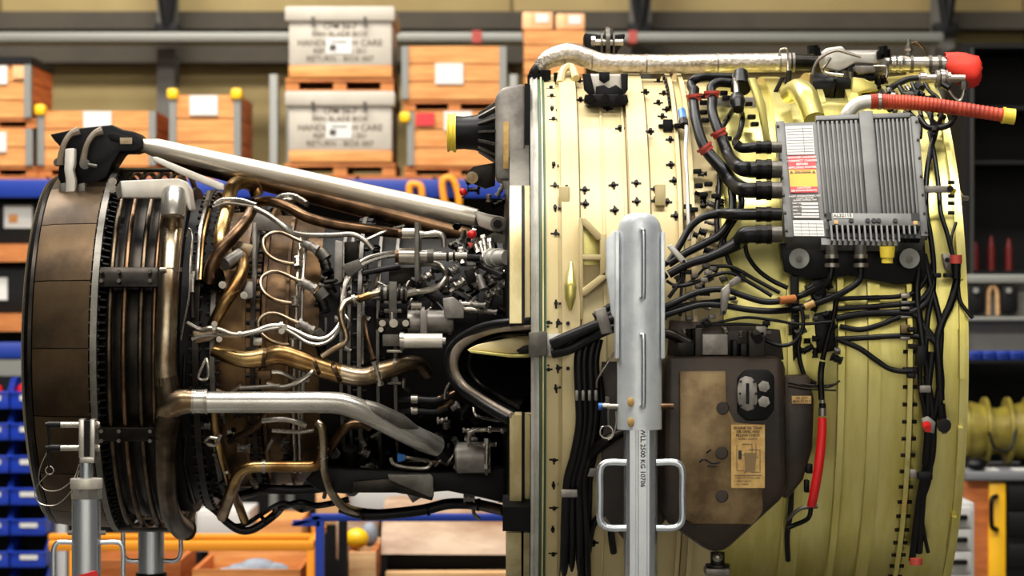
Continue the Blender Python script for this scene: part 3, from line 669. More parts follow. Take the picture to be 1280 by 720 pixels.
# fasteners of the rear barrel, one shared mesh
def star_mesh():
    mb = MB(); mb.cyl((0, 0, 0), (0, 0, .004), .0085, seg=10); mb.cyl((0, 0, .004), (0, 0, .013), .0058, seg=6)
    mb.box(-.0145, .0145, -.0028, .0028, 0, .005); mb.box(-.0028, .0028, -.011, .0145, 0, .006)
    return mb
f0 = obj('fastener', star_mesh(), 'black_metal', E)
FAST = [(688, 110), (689, 120), (690, 136), (691, 149), (692, 206), (693, 232), (694, 260), (694, 292), (695, 380), (685, 403), (697, 404), (709, 405), (703, 128), (725, 124), (708, 240), (708, 251), (731, 237), (731, 254),
 (767, 231), (768, 262), (795, 234), (795, 256), (819, 236), (819, 250), (823, 101), (829, 116), (823, 128), (833, 136), (838, 174), (842, 225), (834, 252), (844, 269), (760, 135), (685, 462), (697, 461), (709, 460),
 (695, 486), (692, 575), (692, 607), (692, 635), (691, 662), (691, 692), (766, 603), (880, 612), (742, 680), (838, 205), (828, 145), (812, 170), (775, 160), (806, 122), (724, 108)]
for i, (x, y) in enumerate(FAST):
    p = W(x, y, .857 if x < 699 else .847); nrm = Vector((0, p.y, p.z-AZ)).normalized()
    if any(a < x < b for a, b in ((703, 725), (790, 815))): p += nrm*.02
    if i == 0:
        q = nrm.to_track_quat('Z', 'X'); f0.rotation_mode = 'QUATERNION'; f0.rotation_quaternion = q; f0.location = p-WL['jet_engine']
    else: inst(f0, p, E, nrm, random.uniform(-.2, .2)+(0 if i % 2 else PI/2))
for x, y in ((703, 246), (823, 243)): plate('nut_plate', 'fan_tan', rect(x-4, x+9, y-13, y+14), Yr(x, y, .872)-.004, .02, E)
# big clamp with lugs on the tan barrel
p = W(835, 157, .85); o = obj('lug_clamp', MB().pbox(829, 841, 149, 164, p.y-.02, .03).pbox(823, 847, 155, 159, p.y-.006, .02), 'black_metal', E, bev=.003)
# cast pocket bracket between strap and mast
yb = Yr(740, 330, .872)
for poly in ([(726, 272), (732, 272), (752, 293), (752, 300), (746, 300), (729, 282), (726, 282)], [(726, 318), (752, 318), (752, 325), (726, 325)], [(750, 292), (758, 292), (758, 345), (750, 345)], [(729, 360), (757, 338), (762, 338), (762, 345), (732, 370), (726, 370), (726, 358)], [(724, 272), (729, 272), (729, 400), (724, 400)]):
    plate('bracket_rib', 'fan_tan', poly, yb-.02, .06, E)
plate('bracket_pocket', 'fan_green', [(726, 276), (752, 300), (758, 345), (758, 395), (726, 400)], yb+.03, .02, E, label='recessed olive pocket between the ribs')
# green tag handle
obj('tag_handle', MB().tube(cr([(714, 328, .885), (713.5, 345, .892), (713, 358, .895), (713, 372, .893), (713, 388, .885)], 5), lerp_list([.005, .012, .018, .016, .004], 21), 10), 'fan_green', E)
# vertical lower wall behind the cable looms and around the tank
plate('data_plate', 'cast_grey', rect(741, 762, 495, 533), Yr(750, 515, .86)-.01, .02, E)
# ------------------------------------------------------------ rear mount
my = -.2
body = [(62, 168), (100, 160), (130, 157), (140, 156), (152, 162), (170, 165), (179, 176), (178, 186), (165, 190), (150, 190), (140, 205), (133, 222), (100, 240), (82, 240), (72, 222), (74, 200), (80, 188), (68, 176)]
mt = plate('rear_mount', 'black_metal', body, my, .16, E, .006)
for cx in (82, 111):
    pts = [P(cx+17, 163, my-.02), P(cx+6, 168, my-.025), P(cx-2, 180, my-.03), P(cx-6, 196, my-.03), P(cx-7, 206, my-.03)]
    obj('mount_rib', MB().tube(cr(pts, 5), lerp_list([.014, .009, .008, .01, .012], 21), 8), 'lip_grey', mt)
obj('mount_slot', MB().prism([(134, 168), (141, 165), (163, 172), (168, 179), (160, 181), (138, 175)], my-.006, .006), 'soot', mt, bev=.002)
obj('slot_plate', MB().prism(rect(150, 165, 172, 180), my-.009, .004), 'steel_warm', mt)
obj('mount_bolt', MB().cyl(P(106, 205, my-.05), P(106, 205, my-.02), .016, seg=12).cyl(P(110, 206, my-.06), P(121, 208, my-.06), .006), 'grey_metal', mt)
obj('mount_bolt', MB().cyl(P(72, 203, my-.02), P(72, 203, my+.01), .013, seg=10), 'grey_metal', mt)
obj('link', MB().prism([(81, 186), (93, 185), (93, 205), (91, 212), (94, 225), (93, 250), (86, 254), (81, 248), (82, 225), (80, 212)], my-.06, .04), 'sheet_bright', E, bev=.004, label='bright steel mount link')
for x0 in (74, 98): obj('clevis_lug', MB().prism([(x0, 230), (x0+8, 228), (x0+9, 250), (x0+7, 262), (x0+1, 262), (x0-1, 248)], my-.06, .16), 'grey_metal', E, bev=.004)
obj('clevis_pin', MB().cyl(P(71, 243, my-.02), P(114, 243, my-.02), .012, seg=10).cyl(P(111, 243, my-.02), P(121, 244, my-.02), .006), 'grey_metal', E)
obj('clevis_base', MB().prism([(72, 258), (112, 258), (117, 270), (68, 270)], my-.12, .2), 'black_metal', E, bev=.008)
for x in (143, 141): pass
for cy in (227, 236): obj('ring_nut', MB().cyl(P(141, cy, my-.1), P(141, cy, my-.15), .012, seg=14).cyl(P(141, cy, my-.15), P(141, cy, my-.16), .006), 'steel', E)
# ------------------------------------------------------------ thrust links
a, b = P(176, 181, -.16), P(596, 272, -.34)
tl = obj('thrust_link', MB().tube([a, a.lerp(b, .05), a.lerp(b, .93), b], [.018, .030, .030, .026], 20), 'link_steel', E, label='bright steel thrust link')
obj('link_end', MB().prism([(592, 262), (612, 268), (630, 271), (636, 279), (632, 288), (618, 290), (598, 283)], -.38, .05), 'sheet_bright', tl, bev=.008)
obj('link_bolt', MB().cyl(P(622, 280, -.39), P(622, 280, -.41), .014, seg=6), 'dark_metal', tl); obj('link_washer', MB().cyl(P(622, 280, -.38), P(622, 280, -.39), .022, seg=18), 'grey_metal', tl)
a, b = P(205, 196, .12), P(590, 297, .0)
obj('thrust_link', MB().tube([a, b], .026, 18), 'link_dark', E, label='darker bronze thrust link behind the first')
obj('link_bracket', MB().prism([(618, 290), (638, 296), (638, 306), (600, 300)], -.36, .03), 'grey_metal', E)
plate('link_guard', 'sheet_bright', [(190, 196), (196, 196), (235, 212), (280, 230), (280, 238), (272, 237), (230, 220), (192, 202)], -.26, .012, E, label='bright sheet strip under the thrust link')
# ------------------------------------------------------------ bleed manifold at the turbine
yh = -.47
obj('header_box', MB().prism([(148, 228), (152, 226), (222, 223), (230, 226), (236, 236), (240, 262), (236, 264), (228, 248), (150, 247)], yh, .1), 'sheet_bright', E, bev=.01, label='bright sheet metal header box')
obj('header_bracket', MB().prism([(144, 236), (150, 226), (152, 246), (147, 248)], yh-.01, .05), 'grey_metal', E)
obj('manifold_collar', MB().tube([P(218, 240, -.46), P(217, 250, -.475), P(216, 266, -.49), P(216, 272, -.495)], [.034, .037, .037, .034], 20), 'stainless', E)
pipe('manifold_pipe', 'steel_warm', [26, 28, 27, 26, 26, 28, 31], [P(216, 264, -.49), (215, 285, .58), (213, 315, .585), (210, 360, .59), (208, 410, .59), (206, 455, .59), (208, 480, .59)], E, seg=18)
pipe('manifold_pipe', 'hoop_steel', [30, 33, 34, 30, 27, 25, 26, 30, 24], [(207, 470, .59), (210, 490, .59), (211, 515, .59), (207, 545, .59), (207, 590, .58), (209, 620, .57), (215, 645, .56), (228, 660, .54), (238, 664, .50)], E, seg=18)
clampband(212, 337, .585, 31, PI/2, E); clampband(207, 546, .59, 31, PI/2, E, 'bronze')
obj('clamp_screw', MB().cyl(W(200, 337, .62), W(208, 337, .62), .007), 'steel', E)
pipe('duct_joint', 'steel_warm', [22, 28, 34, 32, 28], [(204, 536, .58), (207, 518, .59), (216, 506, .605), (230, 502, .615), (243, 502, .62)], E, k=6, seg=18)
pipe('bleed_duct', 'stainless', [27, 27, 27, 27, 27, 27, 28, 28, 28, 28, 26], [(238, 502, .62), (244, 503, .62), (270, 503, .62), (300, 503, .62), (360, 503, .62), (400, 503, .62), (428, 505, .61), (456, 515, .60), (490, 532, .58), (525, 549, .55), (546, 558, .52)], E, k=8, seg=20)
clampband(249, 502, .62, 30, 0, E, 'stainless', 14); clampband(258, 502, .62, 32, 0, E, 'steel', 3); clampband(242, 502, .62, 31, 0, E, 'steel', 3)
pipe('duct_saddle', 'grey_metal', [16, 20, 20, 10], [(455, 507, .60), (470, 513, .60), (500, 527, .585), (520, 537, .56)], E)
for x, y in ((556, 564), (564, 571), (572, 577), (580, 582)): clampband(x, y, .5, 22, .5, E, 'steel', 3)
pipe('duct_elbow', 'black_metal', 20, [(546, 558, .51), (560, 568, .5), (585, 584, .48)], E)
# golden hot duct
pipe('hot_duct', 'gold', [15, 20, 23, 24, 25, 25, 25, 25], [(266, 438, .50), (285, 444, .51), (308, 449, .52), (332, 446, .52), (352, 443, .53), (375, 450, .53), (400, 459, .52), (425, 467, .51)], E, k=8, seg=18)
pipe('hot_duct', 'steel_warm', [25, 24, 24, 24, 22, 20, 16], [(422, 466, .51), (445, 471, .51), (462, 470, .50), (478, 464, .50), (500, 457, .48), (522, 455, .45), (534, 468, .42)], E, k=8, seg=18)
for x, y, g in ((331, 447, .12), (396, 457, -.35), (421, 465, -.35)): clampband(x, y, .525, 27, g, E, 'bronze', 5)
clampband(492, 459, .485, 26, .15, E, 'grey_metal', 3)
rod('tie_rod', 'steel', 5, (468, 452, .53), (476, 482, .53), E, ends=1.8)
plate('duct_lug', 'grey_metal', rect(484, 502, 477, 481), -.47, .02, E); plate('duct_lug', 'grey_metal', [(490, 470), (497, 470), (499, 478), (488, 478)], -.47, .02, E)
# ------------------------------------------------------------ upper hot air loops
pipe('air_pipe', 'gold', [17, 17, 18, 18, 18, 17, 16], [(322, 245, .46), (316, 232, .50), (302, 228, .53), (289, 236, .53), (283, 265, .53), (276, 295, .53), (277, 318, .51), (290, 330, .46)], E, k=8, seg=16)
pipe('air_pipe', 'bronze', [15, 15, 16, 16, 17, 17], [(314, 264, .55), (306, 278, .56), (288, 300, .56), (272, 318, .55), (264, 336, .53), (262, 352, .50)], E, k=8, seg=16)
pipe('air_pipe', 'gold', [14, 15, 16, 16, 16, 14], [(296, 310, .47), (303, 322, .49), (303, 338, .51), (294, 358, .52), (282, 377, .52), (272, 395, .50), (264, 410, .47)], E, k=8, seg=16)
clampband(289, 367, .52, 18, 1.0, E, 'gold', 5); clampband(303, 276, .56, 17, .9, E, 'bronze', 4)
pipe('air_pipe', 'bronze', [12, 13, 14, 14, 14, 13], [(322, 252, .50), (340, 252, .52), (362, 260, .52), (385, 272, .51), (415, 280, .49), (455, 286, .47), (500, 292, .44)], E, k=8, seg=14)
obj('pipe_flange', MB().cyl(W(258, 348, .50), W(268, 350, .47), .04, seg=20), 'dark_metal', E); obj('pipe_flange', MB().cyl(W(281, 330, .52), W(300, 318, .5), .02, seg=12), 'cast_grey', E)
# panels on the combustor case
plate('shield_plate', 'cast_grey', [(322, 262), (335, 268), (366, 283), (362, 291), (318, 288), (316, 270)], Yr(340, 278, .47), .012, E)
plate('shield_plate', 'steel_warm', [(296, 300), (318, 306), (312, 322), (292, 314)], Yr(305, 310, .5), .012, E)
plate('vertical_plate', 'cast_grey', rect(315, 320, 278, 375), Yr(318, 330, .47), .05, E)
plate('vertical_plate', 'cast_grey', [(309, 352), (316, 352), (316, 372), (306, 375), (303, 366)], Yr(312, 360, .5), .012, E)
for x, y in ((305, 369), (278, 356), (313, 263), (299, 291), (314, 269)): obj('ring_nut', MB().cyl(W(x, y, .53), W(x, y, .515), .011, seg=12).cyl(W(x, y, .537), W(x, y, .53), .006, seg=8), 'steel', E)
# twin fuel manifold tubes with hairpin feeders
for x in (371, 378): pipe('fuel_manifold', 'steel', 5, [(x+6, 290, .475), (x+1, 340, .485), (x-1, 400, .485), (x-3, 450, .48), (x-4, 520, .475), (x-2, 590, .45)], E)
for i, (dx, dy) in enumerate(((0, 0), (-3, 49), (-6, 101))):
    o = (dx, dy)
    q = lambda x, y, R: (x+dx, y+dy, R)
    pipe('fuel_feeder', 'steel_warm', 5, [q(379, 303, .50), q(368, 298, .50), q(352, 291, .49), q(338, 292, .485), q(329, 301, .485), q(332, 315, .49), q(345, 325, .495), q(360, 329, .495), q(372, 330, .49)], E)
    rod('feeder_sleeve', 'cast_grey', 11, q(378, 302, .50), q(397, 313, .49), E, ends=1.25)
    rod('fuel_nozzle', 'dark_metal', 13, q(404, 322, .46), q(410, 342, .45), E, ends=1.15)
    obj('nozzle_ring', MB().cyl(W(400+dx, 314+dy, .47), W(408+dx, 324+dy, .46), .02, seg=14), 'grey_metal', E)
    rod('nozzle_cap', 'steel', 8, q(372, 322, .50), q(372, 334, .50), E, ends=1.3)
# small bore tubes: (material, width, points)
TUBES = [
 ('steel', 7, [(318, 260, .57), (334, 268, .57), (352, 281, .56), (366, 291, .54), (385, 294, .52), (418, 294, .50), (440, 293, .49), (455, 300, .48), (466, 312, .46)]),
 ('steel', 5, [(268, 256, .55), (278, 250, .56), (300, 250, .57), (320, 256, .57)]), ('steel', 4, [(266, 259, .545), (285, 254, .56), (318, 258, .565)]),
 ('steel', 6, [(342, 252, .5), (352, 245, .5), (368, 245, .5), (384, 254, .5)]), ('steel', 5, [(344, 256, .49), (356, 250, .49), (370, 250, .49), (384, 257, .49)]),
 ('steel', 6, [(234, 404, .54), (250, 412, .55), (262, 410, .56), (275, 412, .56), (294, 418, .56), (318, 414, .55), (335, 408, .54), (352, 407, .53), (368, 413, .53), (388, 422, .53), (406, 423, .53), (420, 412, .52), (428, 396, .51), (430, 372, .50), (432, 352, .49), (444, 334, .48), (462, 322, .47), (490, 316, .46), (505, 316, .45)]),
 ('steel', 5, [(240, 424, .54), (262, 419, .55), (300, 419, .555), (325, 414, .55), (350, 410, .535), (366, 417, .53), (384, 428, .53), (402, 430, .53), (418, 420, .525), (427, 400, .52), (428, 370, .505), (436, 348, .49), (452, 332, .48), (478, 322, .47), (500, 319, .46)]),
 ('steel_warm', 8, [(402, 446, .53), (416, 437, .53), (430, 429, .53), (433, 420, .53), (428, 404, .53), (426, 390, .53), (432, 378, .52), (446, 373, .51), (462, 369, .50), (474, 366, .49)]),
 ('gold', 10, [(448, 374, .512), (462, 369, .50)]),
 ('steel', 8, [(522, 331, .46), (538, 329, .47), (551, 333, .47), (557, 345, .47), (551, 356, .47), (538, 362, .46), (516, 366, .45)]),
 ('black_rubber', 8, [(452, 342, .46), (470, 338, .46), (500, 333, .46)]),
 ('steel', 5, [(505, 283, .45), (480, 290, .46), (458, 300, .46)]), ('steel', 5, [(512, 352, .44), (500, 366, .45), (470, 352, .44)]),
 ('steel', 6, [(334, 480, .54), (352, 484, .55), (370, 479, .55), (388, 467, .55), (392, 462, .54)]), ('steel', 5, [(300, 485, .53), (320, 484, .54), (350, 482, .55)]),
 ('steel', 5, [(340, 465, .54), (352, 466, .54), (370, 474, .53), (386, 476, .52)]),
 ('gold', 11, [(267, 512, .52), (269, 535, .53), (272, 552, .53), (279, 578, .52), (287, 603, .50), (297, 628, .48), (306, 652, .46)]),
 ('gold', 15, [(278, 645, .52), (290, 612, .56), (299, 592, .57), (312, 584, .575), (340, 583, .575), (375, 583, .57), (392, 582, .565), (400, 575, .56), (404, 560, .555)]),
 ('steel_warm', 11, [(397, 528, .56), (402, 535, .57), (404, 555, .57), (404, 575, .57), (408, 598, .56), (416, 618, .54), (430, 634, .51), (452, 640, .49), (480, 642, .46)]),
 ('bronze', 12, [(412, 562, .52), (424, 545, .53), (436, 532, .53), (452, 530, .52), (462, 534, .51)]),
 ('bronze', 9, [(296, 547, .5), (312, 538, .51), (326, 528, .51), (333, 518, .5)]), ('dark_metal', 8, [(286, 553, .5), (298, 546, .5)]),
 ('steel', 7, [(328, 526, .52), (348, 524, .53), (365, 526, .53), (382, 532, .52)]), ('steel', 5, [(340, 538, .52), (372, 540, .52), (392, 538, .51)]),
 ('black_rubber', 10, [(262, 632, .48), (272, 640, .50), (283, 652, .51), (298, 662, .5), (312, 663, .49), (328, 655, .49), (345, 642, .5), (352, 634, .5)]),
 ('black_rubber', 6, [(285, 657, .5), (305, 656, .5), (325, 644, .5), (348, 630, .5), (362, 630, .5), (376, 638, .5), (392, 634, .5), (412, 629, .5)]),
 ('black_rubber', 8, [(352, 634, .5), (375, 628, .5), (395, 632, .5), (420, 628, .49), (436, 624, .48)]),
 ('black_rubber', 14, [(425, 634, .48), (455, 643, .48), (490, 642, .48), (530, 637, .48), (560, 630, .48), (590, 630, .48), (612, 634, .5), (632, 639, .55)]),
 ('black_rubber', 12, [(300, 620, .44), (330, 612, .46), (380, 612, .46), (430, 606, .45)]), ('dark_metal', 18, [(438, 560, .44), (442, 590, .45), (440, 612, .43)]),
 ('black_rubber', 9, [(500, 500, .48), (520, 499, .5), (545, 500, .5), (562, 492, .5)]), ('black_rubber', 9, [(500, 514, .48), (520, 513, .5), (545, 514, .5), (560, 508, .5)]),
 ('bronze', 8, [(548, 498, .5), (558, 496, .5), (568, 491, .49)]), ('bronze', 8, [(548, 511, .5), (558, 507, .5), (566, 502, .49)]),
 ('steel', 4, [(556, 498, .52), (557, 488, .53), (562, 478, .54), (570, 468, .56)]), ('steel', 4, [(592, 510, .5), (594, 518, .52), (602, 522, .55), (626, 526, .7)]),
 ('steel', 6, [(588, 600, .5), (587, 560, .52), (586, 545, .53), (592, 538, .54), (612, 537, .58), (632, 537, .68)]), ('steel', 5, [(580, 596, .5), (580, 568, .51), (584, 558, .52), (604, 556, .54), (618, 556, .58)]),
 ('steel', 5, [(488, 572, .5), (492, 580, .51), (506, 584, .51), (532, 585, .5), (540, 578, .49)]), ('steel', 5, [(500, 570, .48), (515, 573, .49), (535, 576, .48)]),
 ('steel', 4, [(544, 582, .5), (550, 576, .5), (560, 582, .49)]),
 ('steel', 3, [(233, 296, .53), (237, 286, .54), (240, 300, .54), (238, 330, .54), (236, 372, .54), (230, 402, .53), (226, 425, .52)]),
 ('steel', 5, [(262, 240, .5), (257, 258, .51), (250, 290, .52), (247, 330, .52), (246, 350, .515)]), ('gold', 5, [(262, 262, .5), (255, 290, .51), (252, 320, .51), (250, 350, .51)]),
 ('dark_metal', 7, [(239, 330, .53), (240, 360, .53), (241, 398, .53)]), ('steel', 6, [(242, 340, .535), (240, 352, .535), (240, 366, .535)]),
 ('dark_metal', 5, [(231, 442, .53), (229, 480, .53), (230, 500, .53)]), ('dark_metal', 6, [(232, 545, .53), (230, 575, .53), (236, 605, .52), (243, 628, .5)]),
 ('steel', 4, [(258, 448, .55), (252, 460, .56), (248, 472, .56), (254, 475, .56), (260, 471, .56), (260, 458, .56), (258, 448, .55)]),
 ('steel', 4, [(256, 551, .55), (262, 547, .56), (272, 548, .56), (276, 544, .56), (270, 556, .56), (261, 556, .56), (256, 551, .55)]),
 ('steel_warm', 4, [(474, 340, .45), (470, 356, .44), (462, 368, .43)]), ('bronze', 6, [(455, 395, .43), (458, 418, .44), (464, 440, .46), (468, 450, .48)]),
 ('steel', 4, [(454, 360, .43), (454, 400, .43), (453, 455, .43)]), ('dark_metal', 6, [(405, 353, .46), (420, 351, .45), (430, 350, .44)]),
 ('steel', 5, [(380, 455, .53), (378, 500, .5), (378, 540, .49)]), ('steel_warm', 6, [(302, 480, .5), (285, 492, .5), (270, 488, .5)]),
 ('black_rubber', 7, [(520, 355, .42), (545, 378, .43), (560, 395, .44)]), ('black_rubber', 8, [(598, 330, .5), (614, 338, .55), (630, 345, .65)]),
 ('black_rubber', 7, [(580, 290, .4), (578, 305, .42), (590, 322, .46), (605, 330, .5)]),
]
for m, wd, pts in TUBES:
    nm = {'black_rubber': 'rubber_hose', 'gold': 'air_tube', 'bronze': 'air_tube'}.get(m, 'small_tube')
    pipe(nm, m, wd, pts, E, k=5, seg=8 if wd < 7 else 12)
for x, y, R, wd, g in ((300, 418, .56, 9, 0), (352, 408, .535, 12, 0), (268, 412, .56, 12, 0), (443, 374, .515, 12, -.3), (330, 583, .575, 17, 0), (283, 590, .52, 11, 1.2), (404, 572, .57, 13, 1.5), (520, 499, .5, 11, 0), (516, 499, .5, 11, 0), (520, 513, .5, 11, 0), (516, 513, .5, 11, 0), (535, 637, .48, 16, -.15), (598, 631, .485, 16, .1), (612, 537, .58, 9, 0), (606, 556, .545, 9, 0), (628, 537, .66, 10, 0), (455, 643, .48, 16, .1), (330, 650, .49, 12, -.6), (345, 640, .5, 12, -.7)):
    clampband(x, y, R, wd, g, E, 'steel' if y < 620 else 'dark_metal', 4)
for x, y in ((268, 405), (274, 424), (356, 409), (352, 414)): obj('pipe_clip', MB().cyl(W(x, y, .575), W(x, y, .56), .009, seg=10), 'steel', E)
plate('clip_plate', 'steel_warm', [(240, 414), (266, 408), (276, 418), (262, 426), (244, 430)], Yr(258, 418, .53), .012, E)
plate('clip_plate', 'steel', rect(316, 328, 422, 432), Yr(322, 427, .5), .01, E); 
plate('small_bracket', 'case_bronze', [(322, 463), (338, 463), (340, 475), (320, 474)], Yr(330, 470, .5), .012, E)
# ------------------------------------------------------------ accessories in the middle
ya = -.44
plate('support_plate', 'grey_metal', rect(518, 524, 278, 351), ya-.06, .2, E, label='tall thin upright support plate')
for (x0, x1, y0, y1, m) in ((503, 519, 285, 299, 'steel'), (499, 520, 310, 331, 'steel')):
    c = (y0+y1)/2; obj('electrical_connector', MB().cyl(P(x0, c, ya), P(x1, c, ya), (y1-y0)/2*MPP(ya), seg=20), m, E)
    obj('connector_ring', MB().cyl(P(x0-5, c, ya), P(x0, c, ya), (y1-y0)/2.5*MPP(ya), seg=12), 'bronze', E)
for pts in ([(524, 293), (535, 293), (547, 292), (554, 297), (555, 309)], ):
    obj('elbow_fitting', MB().tube(cr([P(x, y, ya) for x, y in pts], 5), lerp_list([.013, .009, .011, .010, .009, .008], 21), 12), 'steel', E)
for (x0, x1, y, wd, m) in ((524, 534, 320, 15, 'steel'), (534, 542, 320, 17, 'grey_metal'), (542, 558, 320, 11, 'steel'), (558, 561, 320, 14, 'black_metal'), (561, 566, 320, 10, 'steel'), (566, 569, 320, 13, 'black_metal'), (569, 584, 320, 10, 'steel'), (584, 600, 322, 9, 'black_rubber')):
    obj('connector_section', MB().cyl(P(x0, y, ya), P(x1, y, ya), wd/2*MPP(ya), seg=16), m, E)
plate('small_bracket', 'grey_metal', [(426, 332), (448, 324), (454, 334), (436, 348)], -.44, .03, E)
plate('dark_panel', 'dark_metal', rect(486, 522, 334, 368), -.33, .03, E)
plate('dark_panel', 'dark_metal', rect(430, 448, 302, 330), -.36, .03, E)
plate('light_panel', 'cast_grey', [(419, 300), (429, 302), (428, 352), (417, 356)], -.40, .03, E)
# valve body
v = obj('valve_body', MB().cyl(P(474, 367, ya), P(509, 367, ya), .022, seg=18).pbox(486, 496, 352, 392, ya-.03, .06), 'grey_metal', E, bev=.002)
for x in (476, 484, 498, 504): obj('valve_flange', MB().cyl(P(x, 367, ya), P(x+3, 367, ya), .029, seg=16), 'dark_metal', v)
obj('valve_foot', MB().pbox(480, 502, 376, 380, ya-.02, .05).pbox(480, 502, 386, 391, ya-.02, .05), 'grey_metal', v, bev=.002)
obj('valve_fitting', MB().cyl(P(508, 367, ya), P(521, 364, ya), .012, seg=8), 'steel', v); obj('valve_fitting', MB().cyl(P(466, 369, ya), P(475, 367, ya), .016, .02, seg=12), 'steel', v)
# fuel control block
v = plate('control_block', 'dark_metal', [(470, 398), (512, 398), (512, 410), (500, 414), (500, 432), (478, 432), (478, 414), (470, 412)], ya-.03, .1, E)
for x, y, r in ((478, 404, .01), (492, 404, .013), (507, 404, .01), (476, 412, .008)): obj('port_plug', MB().cyl(P(x, y, ya-.03), P(x, y, ya-.06), r, seg=10), 'steel', v)
obj('spindle', MB().cyl(P(490, 404, ya-.045), P(490, 390, ya-.045), .008, seg=10), 'steel', v)
obj('actuator_cylinder', MB().cyl(P(503, 426, -.52), P(553, 426, -.52), .0215, seg=24), 'sheet_bright', E, label='bright white actuator cylinder')
obj('actuator_cap', MB().cyl(P(500, 426, -.52), P(505, 426, -.52), .026, seg=24).cyl(P(553, 426, -.52), P(557, 426, -.52), .012, seg=12), 'steel', E)
plate('actuator_bracket', 'grey_metal', rect(478, 502, 418, 433), -.5, .06, E); plate('actuator_bracket', 'steel', rect(483, 503, 437, 441), -.5, .03, E)
obj('pump_body', MB().cyl(P(510, 402, -.42), P(567, 402, -.42), .034, seg=22), 'cast_grey', E); obj('pump_flange', MB().cyl(P(526, 402, -.42), P(531, 402, -.42), .044, seg=22).cyl(P(560, 402, -.42), P(565, 402, -.42), .04, seg=22), 'cast_grey', E)
plate('pump_mount', 'cast_grey', rect(525, 534, 388, 418), -.47, .06, E)
v = plate('terminal_block', 'cast_grey', [(553, 373), (566, 371), (580, 382), (580, 398), (556, 398)], -.52, .06, E)
for y0, x1 in ((380, 608), (386, 622)):
    rod('electrical_connector', 'steel', 8, P(574, y0, -.5), P(x1-18, y0+1+(y0 > 382)*1.5, -.5), E, ends=1.35)
    rod('connector_tail', 'cast_grey', 6, P(x1-18, y0+1+(y0 > 382)*1.5, -.5), P(x1, y0+2+(y0 > 382)*3, -.52), E, ends=1.3)
obj('cross_fitting', MB().cyl(P(514, 382, ya-.02), P(527, 382, ya-.02), .01, seg=8).cyl(P(520, 377, ya-.02), P(520, 388, ya-.02), .008, seg=8), 'steel', E)
# starter and gearbox masses at the bottom
obj('starter_body', MB().cyl(P(571, 572, -.42), P(613, 572, -.42), .046, seg=24), 'cast_grey', E); obj('starter_flange', MB().cyl(P(606, 572, -.42), P(610, 572, -.42), .053, seg=24), 'grey_metal', E); obj('starter_flange', MB().cyl(P(569, 572, -.42), P(573, 572, -.42), .04, seg=24), 'grey_metal', E)
rod('tie_rod', 'steel', 5, P(609, 548, -.49), P(608, 586, -.49), E, ends=1.8)
plate('gearbox_case', 'soot', [(500, 588), (545, 590), (632, 585), (634, 630), (600, 622), (560, 614), (505, 618), (470, 612), (440, 618), (400, 615), (380, 600), (400, 585)], -.36, .5, E, .01)
plate('drain_bracket', 'grey_metal', [(484, 593), (538, 592), (542, 596), (542, 621), (536, 621), (486, 600)], -.46, .03, E)
plate('drain_web', 'dark_metal', [(440, 602), (486, 598), (542, 620), (540, 626), (500, 616), (440, 616)], -.42, .03, E)
obj('blue_fitting', MB().cyl(P(497, 572, -.48), P(506, 572, -.48), .014, .009, seg=8), 'blue_fit', E, label='small blue plastic plug')
obj('drain_can', MB().cyl(P(511, 620, -.35), P(524, 612, -.35), .024, seg=16), 'cast_grey', E)
# ------------------------------------------------------------ tight packed fittings near the fan frame
rng = random.Random(3)
mats = ['steel', 'grey_metal', 'dark_metal', 'black_metal', 'steel', 'cast_grey']
def clutter(n, x0, x1, y0, y1, Ra, Rb, name='pipe_fitting'):
    for i in range(n):
        x, y = rng.uniform(x0, x1), rng.uniform(y0, y1); R = rng.uniform(Ra, Rb); g = rng.choice((0, .5, 1.0, 1.57, 2.1, -.5)); l = rng.uniform(7, 17)
        ex, ey = x+l*math.cos(g), y+l*math.sin(g)
        if i % 3 == 0: pipe(name, rng.choice(mats), rng.uniform(3, 6), [(x, y, R), (ex, ey, R), (ex+rng.uniform(-9, 9), ey+rng.uniform(3, 10), R-.03)], E, k=4, seg=7)
        else: rod(name, rng.choice(mats), rng.uniform(4, 10), (x, y, R), (ex, ey, R), E, seg=8, ends=rng.choice((1.3, 1.5)))
clutter(44, 560, 632, 298, 385, .42, .52)
clutter(18, 500, 560, 335, 400, .38, .43)
clutter(14, 575, 630, 590, 628, .44, .52)
clutter(20, 390, 475, 300, 400, .40, .44)
clutter(18, 545, 635, 500, 560, .40, .5)
clutter(16, 250, 300, 470, 620, .46, .5)
clutter(22, 300, 560, 540, 610, .43, .46)
clutter(12, 420, 520, 430, 520, .38, .45)
clutter(14, 570, 632, 215, 300, .38, .5)
for x, y, wd, g, l in ((604, 296, 9, 1.4, 24), (612, 300, 8, 1.45, 24), (600, 303, 6, 1.3, 20), (592, 300, 7, 1.2, 18)):
    c = (x, y, .52); e = (x+l*math.cos(g), y+l*math.sin(g), .52); rod('pipe_fitting', 'steel', wd, c, e, E, ends=1.2)
obj('ribbed_coupling', MB().cyl(W(612, 322, .54), W(634, 322, .6), .022, seg=16).cyl(W(614, 322, .54), W(616, 322, .55), .028, seg=16).cyl(W(622, 322, .56), W(624, 322, .57), .028, seg=16), 'white_ring', E)
obj('pipe_tee', MB().cyl(W(586, 342, .52), W(600, 356, .52), .018, seg=6).cyl(W(598, 345, .53), W(604, 362, .53), .012), 'cast_grey', E)
plate('valve_box', 'dark_metal', [(580, 338), (592, 334), (596, 352), (584, 356)], -.5, .05, E)
obj('red_cap', MB().ball(P(590, 293, -.42), .014, 10), 'red_bright', E, label='small red plastic cap'); obj('red_cap', MB().ball(P(579, 240, -.4), .012, 10), 'red_bright', E)
plate('red_clip', 'red_rubber', [(584, 303), (592, 304), (588, 312)], -.47, .01, E)
